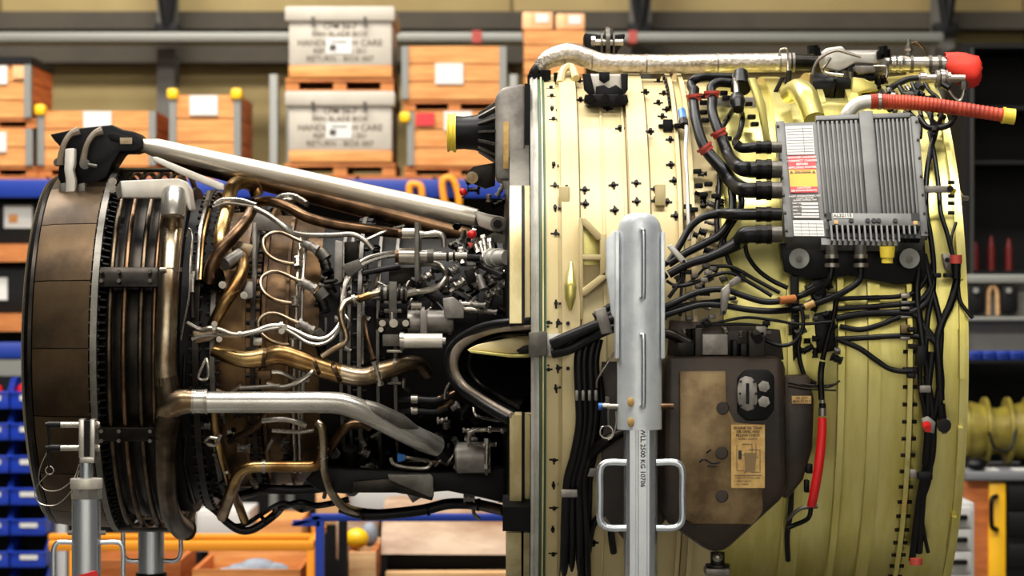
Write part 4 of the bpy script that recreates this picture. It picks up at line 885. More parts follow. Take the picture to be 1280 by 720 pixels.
# ------------------------------------------------------------ duct opening with curved lip
lip = [(664, 409, .80), (640, 410, .76), (618, 412, .70), (598, 418, .64), (580, 428, .60), (570, 440, .585), (567, 455, .58), (571, 470, .58), (582, 484, .60), (600, 496, .65), (620, 508, .72), (640, 519, .80)]
c = cr(lip, 6); obj('duct_lip', MB().tube(c, lerp_list([.007, .009, .011, .013, .0145, .0145, .013, .012, .011, .010, .009, .009], len(c)), 12), 'lip_grey', E, label='grey curved lip of the bypass opening')
c2 = [p+(Vector((.06, .03, (.018 if p.z > AZ else -.01)*0))) for p in c]
obj('duct_seal', MB().tube([p+(p-P(660, 455, p.y)).normalized()*.014+Vector((0, .012, 0)) for p in c], .016, 10), 'black_rubber', E)
obj('duct_inner_rim', MB().tube([p.lerp(P(690, 458, -.6), .16) for p in c], .006, 8), 'dark_metal', E)
ctr = P(690, 458, -.35); mb = MB(); mb.v = list(c)+[ctr]; mb.f = [(i, i+1, len(c)) for i in range(len(c)-1)]
obj('duct_throat', mb, 'black_metal', E, sharp=80)
obj('guide_vane', MB().prism([(584, 437), (596, 431), (640, 421), (668, 418), (668, 442), (640, 443)], -.69, .03), 'fan_tan', E, bev=.006, label='cream guide vane in the opening')
obj('guide_vane_edge', MB().prism([(584, 437), (640, 443), (668, 442), (668, 447), (638, 447), (588, 441)], -.705, .05), 'fan_green', E, bev=.002)
plate('vane_hole', 'black_metal', [(645, 438), (655, 432), (668, 430), (668, 443), (650, 443)], -.70, .02, E)
plate('strut_shoe', 'grey_metal', [(661, 416), (684, 414), (684, 444), (661, 447)], -.90, .06, E)
plate('pass_through_plate', 'white_ring', [(681, 418), (712, 416), (713, 444), (684, 446)], -.885, .03, E, .006)
# ------------------------------------------------------------ grey casting with ribbed inlet, top left of the fan case
cg = obj('gearbox_casting', MB().prism([(619, 120), (628, 109), (656, 104), (656, 222), (640, 225), (619, 224)], -.52, .3), 'cast_grey', E, bev=.012)
obj('casting_side', MB().prism([(656, 104), (663, 106), (663, 226), (656, 222)], -.50, .3), 'black_metal', E)
plate('serial_plate', 'label_tan', rect(629, 636, 152, 211), -.526, .006, cg, .001)
obj('casting_foot', MB().prism([(626, 224), (655, 224), (654, 246), (650, 258), (640, 262), (634, 248)], -.5, .1), 'cast_grey', E, bev=.006)
x0, x1 = 0, 0
ax = P(600, 166, -.42); 
def pl(pts, seg=28):   # turned piece along X at the inlet axis
    mb = MB(); vs = []; m = len(pts)
    for i in range(seg):
        a = 2*PI*i/seg
        for px, r in pts: vs.append(Vector((P(px, 0, -.42).x, -.42-r*math.cos(a), ax.z+r*math.sin(a))))
    return mb.add(vs, [(i*m+k, i*m+k+1, (i+1) % seg*m+k+1, (i+1) % seg*m+k) for i in range(seg) for k in range(m-1)])
inl = obj('inlet_horn', pl([(568, .04), (568, .050), (580, .048), (594, .052), (606, .062), (616, .078), (620, .084), (620, .03)]), 'black_metal', E)
for k in range(14):
    a = 2*PI*k/14; d = Vector((0, -math.cos(a), math.sin(a))); tt = Vector((0, math.sin(a), math.cos(a)))*.0035
    b0 = Vector((P(598, 0, -.42).x, -.42, ax.z)); b1 = Vector((P(620, 0, -.42).x, -.42, ax.z))
    mb = MB().hexa([b0+d*.05-tt, b0+d*.05+tt, b1+d*.07+tt, b1+d*.07-tt, b0+d*.06-tt, b0+d*.06+tt, b1+d*.094+tt, b1+d*.094-tt]); obj('rib', mb, 'grey_metal', inl)
obj('yellow_cap', pl([(559, .0), (559, .056), (561, .058), (562, .053), (566, .053), (567, .058), (570, .058), (570, .045)]), 'yellow_cap', E, label='yellow protective cap on the inlet')
plate('lifting_lug', 'dark_metal', [(582, 216), (592, 208), (619, 203), (619, 232), (606, 236), (584, 226)], -.45, .03, E)
obj('lug_bush', MB().cyl(P(590, 222, -.45), P(590, 222, -.48), .018, seg=16), 'steel_warm', E)
# ------------------------------------------------------------ insulated pipe along the top
pipe('insulated_pipe', 'foil', [18, 22, 26, 27, 25, 24, 24, 24, 24, 24], [P(674, 88, -.2), P(683, 76, -.2), P(700, 69, -.2), P(716, 67, -.2), P(735, 73, -.2), P(760, 79, -.2), P(830, 80, -.2), P(900, 79, -.2), P(985, 78, -.2)], E, k=10, seg=20)
for x, y in ((706, 69), (740, 75), (808, 80), (897, 79), (975, 78)): obj('wire_tie', MB().cyl(P(x-1, y, -.2), P(x+1, y, -.2), .0305, seg=20), 'cast_grey', E)
obj('pipe_joint', MB().tube(cr([P(676, 84, -.2), P(670, 92, -.2), P(668, 100, -.2)], 4), .022, 14), 'dark_metal', E)
for x, y, r in ((671, 97, .02), (682, 93, .016), (665, 99, .014), (697, 96, .012), (678, 100, .014)): obj('pipe_fitting', MB().cyl(P(x, y-5, -.25), P(x, y+7, -.25), r, seg=8), 'black_metal', E)
obj('strap_end', MB().tube(cr([P(700, 104, -.3), P(704, 88, -.26), P(714, 84, -.24), P(720, 98, -.3)], 5), .012, 8), 'fan_tan', E)
pipe('bleed_pipe', 'dark_metal', [20, 20, 20], [P(985, 78, -.2), P(1000, 78, -.2), P(1020, 79, -.2)], E, seg=18)
obj('pipe_coupling', MB().cyl(P(983, 78, -.2), P(988, 78, -.2), .03, seg=18).cyl(P(990, 78, -.2), P(993, 78, -.2), .03, seg=18), 'cast_grey', E)
plate('pipe_bracket', 'dark_metal', [(983, 88), (990, 88), (988, 118), (984, 148), (978, 148), (980, 118)], -.35, .02, E); plate('pipe_bracket', 'dark_metal', [(976, 96), (982, 96), (962, 136), (957, 134)], -.34, .02, E)
pipe('small_tube', 'steel', 3, [P(974, 70, -.28), P(976, 62, -.28), P(984, 62, -.28), P(985, 74, -.28), P(985, 96, -.3)], E)
# front mount on top
fm = empty('x', (0, 0, 0), 'x', 'x') if False else None
fm = plate('front_mount', 'black_metal', [(730, 41), (748, 43), (760, 44), (782, 42), (779, 54), (772, 64), (770, 84), (738, 84), (735, 62), (730, 55)], -.05, .12, E, .006)
obj('mount_ring', MB().cyl(P(757, 54, -.08), P(762, 54, -.08), .05, seg=24).cyl(P(751, 54, -.08), P(753, 54, -.08), .034, seg=20).cyl(P(766, 54, -.08), P(768, 54, -.08), .034, seg=20), 'grey_metal', fm)
obj('mount_pin', MB().cyl(P(740, 53, -.08), P(779, 53, -.08), .011, seg=10).cyl(P(739, 52, -.08), P(744, 52, -.08), .017, seg=6), 'steel', fm)
obj('mount_nib', MB().cyl(P(761, 36, -.08), P(761, 44, -.08), .012, .016, seg=8), 'steel', fm)
fb = plate('mount_beam', 'sheet_bright', [(734, 92), (778, 92), (779, 112), (774, 124), (742, 125), (734, 108)], -.42, .1, E, .01)
for poly in ([(749, 90), (762, 90), (762, 100), (755, 104), (749, 100)], [(728, 92), (738, 92), (744, 118), (740, 122), (730, 112)], [(776, 92), (785, 92), (785, 112), (778, 122)], [(745, 108), (755, 106), (761, 110), (770, 106), (778, 112), (776, 122), (744, 123)]):
    plate('beam_pocket', 'black_metal', poly, -.43, .02, fb, .002)
plate('mount_foot', 'black_metal', [(731, 118), (784, 118), (786, 128), (778, 132), (736, 132), (730, 127)], -.47, .06, E, .004)
for x in (738, 757, 775): obj('mount_bolt', MB().cyl(P(x, 123, -.47), P(x, 123, -.5), .013, seg=8), 'dark_metal', E)
# control valve group, top right
vy = -.25
obj('valve_body', MB().cyl(P(1034, 80, vy), P(1105, 80, vy), .042, seg=22), 'cast_grey', E); 
plate('valve_cover', 'white_ring', [(1027, 66), (1032, 60), (1053, 57), (1060, 66), (1073, 66), (1098, 65), (1103, 76), (1098, 80), (1070, 78), (1060, 84), (1048, 90), (1030, 84)], vy-.07, .1, E, .008)
plate('valve_cover', 'cast_grey', [(1068, 82), (1094, 82), (1095, 90), (1074, 93), (1068, 88)], vy-.1, .08, E, .005)
plate('valve_cover', 'black_metal', [(1058, 78), (1068, 78), (1070, 90), (1092, 92), (1096, 100), (1060, 98)], vy-.06, .06, E, .004)
obj('solenoid', MB().cyl(P(1014, 109, vy-.06), P(1040, 108, vy-.06), .041, .045, seg=22), 'black_metal', E); obj('solenoid', MB().cyl(P(1040, 108, vy-.06), P(1066, 108, vy-.05), .045, .041, seg=22), 'soot', E)
obj('solenoid_flange', MB().cyl(P(1038, 107, vy-.06), P(1042, 108, vy-.06), .05, seg=22), 'dark_metal', E); obj('solenoid_stud', MB().cyl(P(1008, 109, vy-.06), P(1015, 109, vy-.06), .007, seg=8).cyl(P(1032, 128, vy-.06), P(1032, 120, vy-.06), .012, seg=8), 'steel', E)
for pts, wd in (([(1016, 94), (1018, 84), (1024, 74), (1036, 66), (1048, 63), (1062, 67), (1076, 71)], 4), ([(1038, 72), (1033, 80), (1028, 88), (1036, 92), (1054, 94)], 4), ([(1092, 83), (1106, 83), (1109, 88), (1108, 97)], 4)):
    obj('small_tube', MB().tube(cr([P(x, y, vy-.12) for x, y in pts], 5), wd/2*MPP(vy), 8), 'steel', E)
for x, y, r, m in ((1016, 61, .018, 'black_metal'), (1021, 64, .012, 'black_metal'), (1103, 62, .016, 'black_metal'), (1100, 68, .012, 'dark_metal'), (1108, 66, .012, 'dark_metal'), (1056, 92, .014, 'grey_metal'), (1063, 94, .01, 'steel'), (1100, 102, .014, 'dark_metal'), (1104, 98, .01, 'bronze')):
    obj('pipe_fitting', MB().cyl(P(x, y-4, vy-.08), P(x+1, y+6, vy-.08), r, seg=8), m, E)
obj('yellow_bracket', MB().prism([(1066, 96), (1080, 98), (1096, 106), (1098, 114), (1078, 116), (1075, 124), (1064, 118)], vy-.12, .12), 'fan_green', E, bev=.004)
pipe('pressure_duct', 'steel', [20, 23, 20, 22, 20, 23, 20, 20, 20, 20], [P(1106, 80, -.2), P(1110, 80, -.2), P(1114, 80, -.2), P(1118, 80, -.2), P(1122, 80, -.2), P(1126, 80, -.2), P(1132, 80, -.2), P(1150, 80, -.2), P(1170, 80, -.2), P(1200, 80, -.2)], E, k=4, seg=20)
for x in (1137, 1160, 1172): obj('clamp_band', MB().cyl(P(x, 80, -.2), P(x+4, 80, -.2), .0275, seg=20), 'grey_metal', E)
obj('sensor_fitting', MB().cyl(P(1136, 70, -.2), P(1136, 56, -.2), .011, seg=8).cyl(P(1136, 56, -.2), P(1136, 49, -.2), .007, seg=8).cyl(P(1136, 61, -.2), P(1136, 64, -.2), .014, seg=6), 'steel', E)
obj('lock_wire', MB().tube(cr([P(1138, 55, -.2), P(1146, 53, -.2), P(1154, 60, -.2), P(1159, 69, -.2)], 5), .0028, 6), 'bronze', E)
# actuator below the red cover
for (x0, x1, wd, m) in ((1146, 1150, 11, 'cast_grey'), (1150, 1158, 15, 'steel'), (1158, 1170, 11, 'steel'), (1170, 1174, 21, 'cast_grey'), (1175, 1180, 25, 'steel'), (1181, 1184, 21, 'cast_grey'), (1184, 1188, 17, 'steel'), (1188, 1206, 10, 'steel')):
    obj('actuator_section', MB().cyl(P(x0, 98, -.32), P(x1, 98, -.32), wd/2*MPP(-.32), seg=18), m, E)
pipe('rubber_hose', 'black_rubber', 8, [P(1108, 118, -.34), P(1114, 110, -.34), P(1124, 104, -.34), P(1136, 99, -.34), P(1148, 98, -.34)], E)
pipe('small_tube', 'steel', 5, [P(1204, 97, -.32), P(1205, 103, -.32), P(1204, 118, -.32), P(1200, 126, -.32), P(1194, 124, -.32), P(1186, 114, -.32), P(1181, 108, -.32)], E)
obj('pipe_fitting', MB().cyl(P(1205, 102, -.32), P(1205, 112, -.32), .013, seg=6), 'grey_metal', E)
for k, (x, y) in enumerate(((1118, 112), (1126, 110), (1133, 108), (1152, 110), (1160, 113))):
    pipe('rubber_hose', ('steel', 'black_rubber')[k % 2], 6, [P(x, y, -.3), P(x+5, y+8, -.34), P(x+8, y+20, -.38)], E)
for x, y in ((1140, 113), (1146, 106), (1136, 148), (1128, 152), (1122, 146)): obj('pipe_fitting', MB().cyl(P(x, y, -.4), P(x+6, y+5, -.42), .013, seg=7), 'black_metal', E)
# orange hose with silver elbow and yellow cap
hy = -.62
hp = cr([P(1088, 127, hy), P(1110, 127, hy), P(1150, 129.5, hy), P(1200, 136, hy), P(1256, 144.5, hy)], 30)
hr = [(.0222 - .0035*i/len(hp)+(.0016 if i % 3 == 0 else 0)) for i in range(len(hp))]
obj('drain_hose', MB().tube(hp, hr, 16), 'hose_orange', E, label='orange ribbed drain hose')
obj('hose_clamp', MB().cyl(P(1097, 127, hy), P(1101, 127, hy), .0255, seg=18), 'steel', E)
pipe('hose_elbow', 'white_ring', [17, 18, 18, 18], [P(1055, 160, hy+.02), P(1058, 146, hy), P(1068, 133, hy), P(1080, 128, hy), P(1092, 127, hy)], E, k=8, seg=16)
obj('hose_cap', MB().cyl(P(1255, 144.5, hy), P(1268, 146, hy), .0225, .0235, seg=18).cyl(P(1253, 144, hy), P(1256, 144.5, hy), .0245, seg=18), 'yellow_cap', E, label='yellow cap on the hose end')
# cream elbow pipe behind the control unit
pipe('cream_duct', 'fan_green', [24, 28, 30, 28], [P(985, 118, -.45), P(998, 112, -.5), P(1008, 122, -.56), P(1018, 150, -.62)], E, k=8, seg=16)
obj('cream_fairing', MB().prism([(1020, 130), (1034, 126), (1058, 127), (1070, 134), (1090, 140), (1090, 160), (1015, 160)], -.5, .1), 'fan_green', E, bev=.02)
plate('cream_strut', 'fan_green', [(935, 97), (945, 97), (957, 130), (964, 180), (956, 180), (949, 140)], -.60, .03, E, .004)
plate('junction_plate', 'cast_grey', [(895, 121), (946, 121), (946, 137), (895, 134)], -.40, .02, E); 

for pts, wd in (([(1112, 120), (1118, 130), (1132, 136), (1146, 150)], 5), ([(1124, 108), (1132, 120), (1146, 128), (1152, 146)], 6), ([(1140, 104), (1146, 116), (1158, 122), (1168, 120)], 5), ([(1156, 104), (1162, 114), (1172, 122), (1180, 136)], 5), ([(1102, 112), (1110, 122), (1122, 132)], 4), ([(1150, 132), (1160, 140), (1166, 152), (1180, 158)], 6), ([(1130, 140), (1142, 146), (1150, 158), (1150, 172)], 6)):
    pipe('rubber_hose', 'black_rubber', wd, [P(x, y, -.42-(y-100)*.003) for x, y in pts], E, k=5, seg=8)
rng = random.Random(11)
for i in range(16):
    x, y = rng.uniform(1108, 1178), rng.uniform(104, 158); Y = -.44-(y-100)*.003; g = rng.uniform(0, 3); l = rng.uniform(5, 10)
    obj('pipe_fitting', MB().cyl(P(x, y, Y), P(x+l*math.cos(g), y+l*math.sin(g), Y-.01), rng.uniform(.007, .013), seg=8), rng.choice(('black_metal', 'steel', 'grey_metal', 'black_metal')), E)
# inside of the intake: acoustic liner, fan disc and spinner
obj('intake_liner', MB().lathe([(XR(1206, .8), .80), (XR(1190, .8), .79), (XR(1110, .8), .785), (XR(1105, .8), .30)]), 'dark_metal', E)
obj('spinner', MB().lathe([(XR(1105, .3), .30), (XR(1140, .3), .24), (XR(1175, .2), .12), (XR(1190, .1), .001)], seg=48), 'dark_metal', E)
mb0 = MB().hexa([(.0, -.06, .26), (.05, .05, .26), (.055, .05, .26), (.005, -.06, .26), (-.03, -.07, .77), (.08, .07, .77), (.085, .07, .77), (-.025, -.07, .77)])
xf = XR(1115, .5); bl = obj('fan_blade', mb0, 'grey_metal', E); bl.location = (0, 0, 0); c0 = Vector((.0275, 0, .515))
for k in range(30):
    o = bl if k == 0 else bl.copy()
    if k: COL.objects.link(o)
    a = 2*PI*k/30; R_ = Matrix.Rotation(a, 3, 'X')
    o.parent = E; o.rotation_euler = (a, 0, 0)
    o.location = Vector((xf, 0, AZ))+R_ @ c0-WL['jet_engine']
# ------------------------------------------------------------ electronic control unit
cT = (P(973, 152, -.72), P(1144, 146, -.72), P(1157, 299, -.92), P(985, 297, -.92))
nE = (cT[3]-cT[0]).cross(cT[1]-cT[0]).normalized()
if nE.y > 0: nE = -nE
def EP(u, v, w=0):
    return (cT[0]*(1-u)+cT[1]*u)*(1-v)+(cT[3]*(1-u)+cT[2]*u)*v+nE*w
def ebox(mb, u0, u1, v0, v1, w0, w1):
    return mb.hexa([EP(u0, v1, w1), EP(u1, v1, w1), EP(u1, v0, w1), EP(u0, v0, w1), EP(u0, v1, w0), EP(u1, v1, w0), EP(u1, v0, w0), EP(u0, v0, w0)])
cu = obj('control_unit', ebox(MB(), 0, 1, .01, .99, -.13, 0), 'ecu_grey', E, bev=.004, label='grey finned electronic control unit')
def epart(name, mat, u0, u1, v0, v1, w0, w1, bev=.0015, label=None): return obj(name, ebox(MB(), u0, u1, v0, v1, w0, w1), mat, cu, bev=bev, label=label)
epart('center_rib', 'ecu_grey', .585, .685, -.03, .86, 0, .022)
epart('top_edge', 'ecu_grey', .27, .96, -.02, .02, -.05, .012)
for k in range(9): epart('cooling_fin', 'ecu_grey', .275+.0345*k, .295+.0345*k, .03, .82, 0, .013, .002)
for k in range(9): epart('cooling_fin', 'ecu_grey', .70+.0305*k, .718+.0305*k, .03, .82, 0, .013, .002)
epart('side_flange', 'ecu_grey', -.02, .04, .0, 1.0, -.02, .004); epart('side_flange', 'ecu_grey', .965, 1.02, 0, .98, -.02, .004)
epart('lower_panel', 'ecu_grey', .30, .96, .83, .93, 0, .024)
for k in range(16): epart('lower_fin', 'ecu_grey', .305+.0405*k, .318+.0405*k, .93, 1.06 if .30 < .305+.0405*k < .8 else 1.0, -.02, .026, 0)
epart('fin_back', 'black_metal', .28, .96, .93, 1.0, -.02, .004, 0); epart('fin_tray', 'ecu_grey', .24, .80, 1.0, 1.055, -.03, .0, 0)
for u0, u1 in ((.285, .32), (.90, .96)): epart('corner_socket', 'black_metal', u0, u1, .83, .89, .018, .026, 0)
for u in (.46, .58, .625, .66, .78): obj('screw', MB().cyl(EP(u, .895, .022), EP(u, .895, .028), .007, seg=10), 'black_metal', cu)
for u in (.335, .91): epart('brass_tag', 'label_tan', u, u+.03, .895, .925, .024, .027, 0)
for v in (.05, .2, .35, .5, .65, .8, .95):
    for u in (-.008, 1.005): obj('screw', MB().cyl(EP(u, v, .002), EP(u, v, .008), .004, seg=8), 'dark_metal', cu)
uE = (cT[1]-cT[0]).normalized(); vE = nE.cross(uE)
if vE.z < 0: vE = -vE
def etext(s, u, v, w, size, mat, align='CENTER'): return text(s, 'lettering', mat, cu, EP(u, v, w), uE, vE, size, nE, align)
def elab(name, mat, u0, u1, v0, v1, w=.004): return epart(name, mat, u0, u1, v0, v1, 0, w, 0)
elab('paper_label', 'paper', .045, .245, .05, .30)
for k in range(9): elab('printed_line', 'print_grey', .05, .24, .075+.025*k, .078+.025*k, .0046)
elab('printed_line', 'print_grey', .17, .173, .055, .295, .0047)
elab('red_label', 'label_red', .045, .245, .31, .43)
for i, s in enumerate(('GROUND HAZARD', 'CONNECT CHASSIS', 'BEFORE', 'APPLYING POWER')): etext(s, .145, .327+.029*i, .0042, .0095, 'ink_white')
elab('yellow_label', 'label_yellow', .045, .245, .43, .575); elab('printed_bar', 'label_dark', .085, .205, .437, .462, .0045)
etext('ATTENTION', .145, .45, .0046, .0085, 'label_yellow')
for u in (.063, .225): obj('warning_triangle', MB().plate3([EP(u-.014, .463, .0048), EP(u+.014, .463, .0048), EP(u, .437, .0048)], -nE*.0006), 'label_dark', cu)
elab('red_label', 'label_red', .045, .245, .575, .625); etext('CAUTION', .145, .588, .0042, .0085, 'ink_white'); etext('SEE ENGINE MANUAL', .145, .61, .0042, .0075, 'ink_white')
elab('name_plate', 'label_dark', .045, .245, .64, .845)
etext('FADEC INTERNATIONAL, LLC', .145, .658, .0042, .0066, 'ink_white'); etext('A JOINT VENTURE', .145, .676, .0042, .0058, 'ink_white'); etext('ENGINE CONTROL UNIT', .145, .692, .0042, .0058, 'ink_white')
for i, s in enumerate(('PART NO.', 'SERIAL NO.', 'MFD.', 'MODEL NO.')):
    etext(s, .052, .72+.03*i, .0042, .0062, 'ink_white', 'LEFT'); elab('printed_field', 'paper', .115 if i < 3 else .11, .238, .711+.03*i, .73+.03*i, .0046)
elab('printed_field', 'paper', .055, .238, .826, .838, .0046)
elab('grid_label', 'paper', .045, .265, .86, .99)
for k in range(1, 5): elab('printed_line', 'print_grey', .05, .26, .86+.028*k, .863+.028*k, .0046)
for k in range(1, 4): elab('printed_line', 'print_grey', .045+.055*k, .047+.055*k, .872, .99, .0047)
elab('sticker', 'paper', .33, .475, .835, .875, .0262); etext('AL32115', .40, .856, .0264, .014, 'ink_brown')
# mounting frame, shock washers and lower plugs
plate('unit_bracket', 'black_metal', [(975, 303), (1156, 300), (1160, 352), (1120, 356), (1060, 345), (1010, 350), (980, 340)], -.86, .06, E, .006)
for x in (999, 1137): obj('shock_mount', MB().cyl(P(x, 323, -.90), P(x, 323, -.86), .028, seg=24), 'rack_grey', E); obj('mount_bolt', MB().cyl(P(x, 323, -.915), P(x, 323, -.90), .009, seg=8), 'grey_metal', E)
for x in (1040, 1076):
    for y0, y1, w_, m in ((306, 318, 15, 'grey_metal'), (318, 323, 18, 'steel'), (323, 329, 15, 'dark_metal'), (329, 334, 19, 'steel')): obj('connector_section', MB().cyl(P(x, y0, -.94), P(x, y1, -.94), w_/2*MPP(-.94), seg=18), m, E)
obj('plug_cap', MB().cyl(P(1109, 308, -.94), P(1109, 322, -.94), .022, .019, seg=20).cyl(P(1109, 320, -.94), P(1109, 329, -.94), .0155, seg=18), 'yellow_cap', E, label='yellow connector cap')
# side connectors
for i, (y, w_, x0) in enumerate(((184, 15, 940), (212, 23, 938), (238, 22, 938), (268, 17, 935), (293, 22, 940))):
    yy = -.80-.03*i
    m1 = 'black_rubber'
    for (a, b, ww, m) in ((964, 977, w_*.95, 'grey_metal' if i != 3 else 'black_metal'), (958, 964, w_*1.15, 'dark_metal'), (951, 958, w_*1.05, 'black_metal'), (945, 951, w_*1.12, 'dark_metal')):
        obj('connector_section', MB().cyl(P(a, y, yy), P(b, y, yy), ww/2*MPP(yy), seg=18), m, E)
YH = [-.80-.03*i for i in range(5)]
def hose(wd, pts, mat='black_rubber', name='wire_harness', k=6): return pipe(name, mat, wd, pts, E, k=k, seg=12)
hose([13, 13, 14, 16, 20, 20], [(868, 112, .90), (867, 125, .90), (870, 150, .90), (877, 176, .90), (886, 192, .90), (902, 210, .90), (916, 228, .90), P(930, 237, YH[2]), P(947, 238, YH[2])])
hose([13, 13, 14, 16, 20, 21], [(891, 118, .90), (890, 138, .90), (896, 158, .90), (904, 178, .90), (912, 196, .90), P(924, 209, YH[1]), P(936, 212, YH[1]), P(947, 212, YH[1])])
hose(12, [(868, 116, .90), (864, 105, .90), P(872, 98, -.42), P(890, 97, -.4), P(915, 97, -.38)])
hose(12, [(891, 122, .90), (889, 110, .91), P(898, 103, -.45), P(915, 104, -.44), P(930, 104, -.44)])
obj('connector_boot', MB().cyl(P(915, 104, -.47), P(936, 107, -.47), .026, seg=18), 'black_metal', E); obj('connector_boot', MB().cyl(P(926, 110, -.5), P(926, 92, -.45), .03, .022, seg=16), 'black_rubber', E)
hose(8, [P(919, 94, -.45), P(920, 106, -.52), P(921, 118, -.56)], 'steel'); hose([18, 20, 14], [P(921, 122, -.58), P(922, 128, -.6), P(923, 137, -.62)])
hose(7, [P(920, 132, -.62), (911, 146, .88), (904, 157, .88), (898, 168, .87)]); hose(7, [P(924, 132, -.62), (928, 148, .88), (924, 168, .88), (918, 178, .9), P(925, 184, YH[0]), P(945, 184, YH[0])]); hose(13, [P(920, 180, YH[0]), P(928, 185, YH[0]), P(945, 184, YH[0])])
def clampred(x, y, wd, g):
    c = W(x, y, .905); d = Vector((math.cos(g), 0, -math.sin(g)))*.010
    obj('red_clamp', MB().cyl(c-d, c-d*.2, wd/2*MPP(c.y), seg=18).cyl(c-d*.3, c+d, wd*.42*MPP(c.y), seg=18), 'red_rubber', E, label='red rubber clamp')
for x, y, wd, g in ((868, 122, 21, 1.45), (890, 118, 21, 1.55), (882, 186, 22, .95), (899, 167, 22, 1.1)): clampred(x, y, wd, g)
c = P(922, 118, -.575); obj('red_clamp', MB().cyl(c, c-Z_*.014, .016, seg=18), 'red_rubber', E, label='red rubber clamp')
hose([9, 9, 9, 14, 15], [(835, 330, .92), (850, 306, .92), (862, 285, .92), (878, 272, .93), (900, 267, .93), P(920, 268, YH[3]), P(946, 268, YH[3])])
hose(10, [(914, 230, .90), (916, 255, .91), (913, 275, .92), (900, 293, .92), (880, 305, .92), (858, 316, .92), (836, 330, .92)])
hose([11, 11, 12, 18, 22, 22], [(836, 343, .92), (860, 330, .93), (885, 322, .93), (910, 311, .93), (924, 302, .93), P(932, 294, YH[4]), P(947, 293, YH[4])])
hose(6, [(931, 300, .94), (934, 318, .92), (946, 336, .90), (964, 350, .89), (985, 360, .89)]); hose(6, [(905, 300, .9), (908, 318, .89), (915, 335, .88), (926, 346, .88)])
hose(8, [(925, 235, .87), (926, 260, .87), (908, 290, .87), (900, 310, .87)]); hose(7, [(900, 205, .87), (899, 235, .87), (896, 265, .87), (897, 300, .87)])
hose(8, [(831, 384, .95), (848, 376, .95), (868, 367, .95), (890, 362, .95), (910, 363, .95), (930, 370, .95), (955, 377, .95), (978, 376, .95), P(1000, 370, -.90), P(1022, 360, -.92), P(1036, 350, -.94), P(1040, 334, -.94)])
hose([8, 8, 8, 8, 8, 9], [(831, 394, .95), (850, 388, .95), (876, 381, .95), (905, 382, .95), (935, 387, .95), (965, 389, .95), P(995, 386, -.90), P(1030, 376, -.92), P(1058, 363, -.94), P(1074, 350, -.94), P(1076, 334, -.94)])
hose(5, [(831, 388, .94), (860, 380, .94), (895, 376, .93), (920, 372, .92)]); 
for p0, p1, wd in ((P(974, 376, -.945), P(993, 373, -.92), 10), (P(1006, 384, -.93), P(1018, 379, -.93), 9)): obj('tape_wrap', MB().cyl(p0, p1, wd/2*MPP(-.93), seg=14), 'wood_pallet' if wd == 10 else 'label_tan', E, label='tan tape wrap')
# bracket plates for the looms
def slab(name, mat, poly, Y, dep=.03): return plate(name, mat, poly, Y, dep, E, .003)
slab('loom_clamp', 'white_ring', [(834, 308), (840, 305), (860, 327), (855, 331), (850, 327)], -.96); slab('loom_clamp', 'cast_grey', [(902, 362), (912, 354), (913, 365), (908, 392), (901, 395)], -.99); slab('loom_clamp', 'cast_grey', [(911, 353), (922, 345), (927, 349), (923, 355), (912, 360)], -.98)
slab('loom_clamp', 'cast_grey', [(743, 388), (757, 384), (766, 416), (752, 418)], -1.0); obj('clamp_screw', MB().cyl(P(905, 391, -.99), P(905, 391, -1.0), .006, seg=8).cyl(P(855, 327, -.96), P(855, 327, -.97), .005, seg=8), 'black_metal', E)
for pts, wd in (([(833, 351), (843, 356), (858, 355), (870, 346), (880, 336), (890, 333)], 4), ([(840, 358), (860, 356), (890, 345), (912, 341), (935, 352), (965, 370)], 5), ([(888, 333), (915, 334), (945, 350), (975, 366)], 5), ([(890, 405), (930, 397), (965, 400), (1000, 405), (1040, 402)], 4), ([(870, 408), (920, 405), (960, 408)], 4), ([(942, 412), (955, 424), (975, 432), (992, 428), (1002, 414), (1004, 398), (1000, 380)], 5), ([(836, 372), (850, 352), (852, 340)], 5), ([(850, 395), (852, 360), (858, 330)], 4)):
    hose(wd, [(x, y, .915) for x, y in pts])
for x, y in ((882, 332), (885, 341), (891, 336), (880, 350), (868, 345), (860, 340), (873, 358), (862, 398), (884, 404), (890, 396), (958, 404), (960, 416), (950, 416), (945, 418)):
    obj('cable_clip', MB().pbox(x-4, x+5, y-3, y+3, Yr(x, y, .91)-.02, .03), random.choice(('black_metal', 'grey_metal', 'cast_grey')), E, bev=.003)
# white sense tube between strap and loom, left of the unit
hose(5, [(854, 152, .875), (858, 160, .885), (857, 190, .89), (859, 230, .89), (860, 265, .89), (862, 300, .885)], 'white_ring', 'sense_tube'); obj('tube_nut', MB().cyl(W(852, 138, .88), W(854, 150, .88), .011, seg=8), 'blue_fit', E, label='pale blue tube nut'); obj('tube_nut', MB().cyl(W(854, 150, .885), W(855, 157, .885), .013, seg=8), 'black_metal', E)
for x, y in ((860, 258), (861, 272), (848, 157), (880, 243), (872, 214), (874, 232), (886, 230), (880, 120), (880, 128), (908, 122), (905, 116), (936, 130), (940, 146), (944, 155), (910, 173), (905, 168), (895, 245), (880, 140), (882, 150), (868, 262)):
    obj('cable_clip', MB().pbox(x-5, x+5, y-3, y+3, Yr(x, y, .87)-.02, .035), random.choice(('black_metal', 'black_metal', 'dark_metal')), E, bev=.003)
slab('bronze_tag', 'bronze', [(863, 270), (869, 268), (868, 285), (863, 288)], -.80, .02)
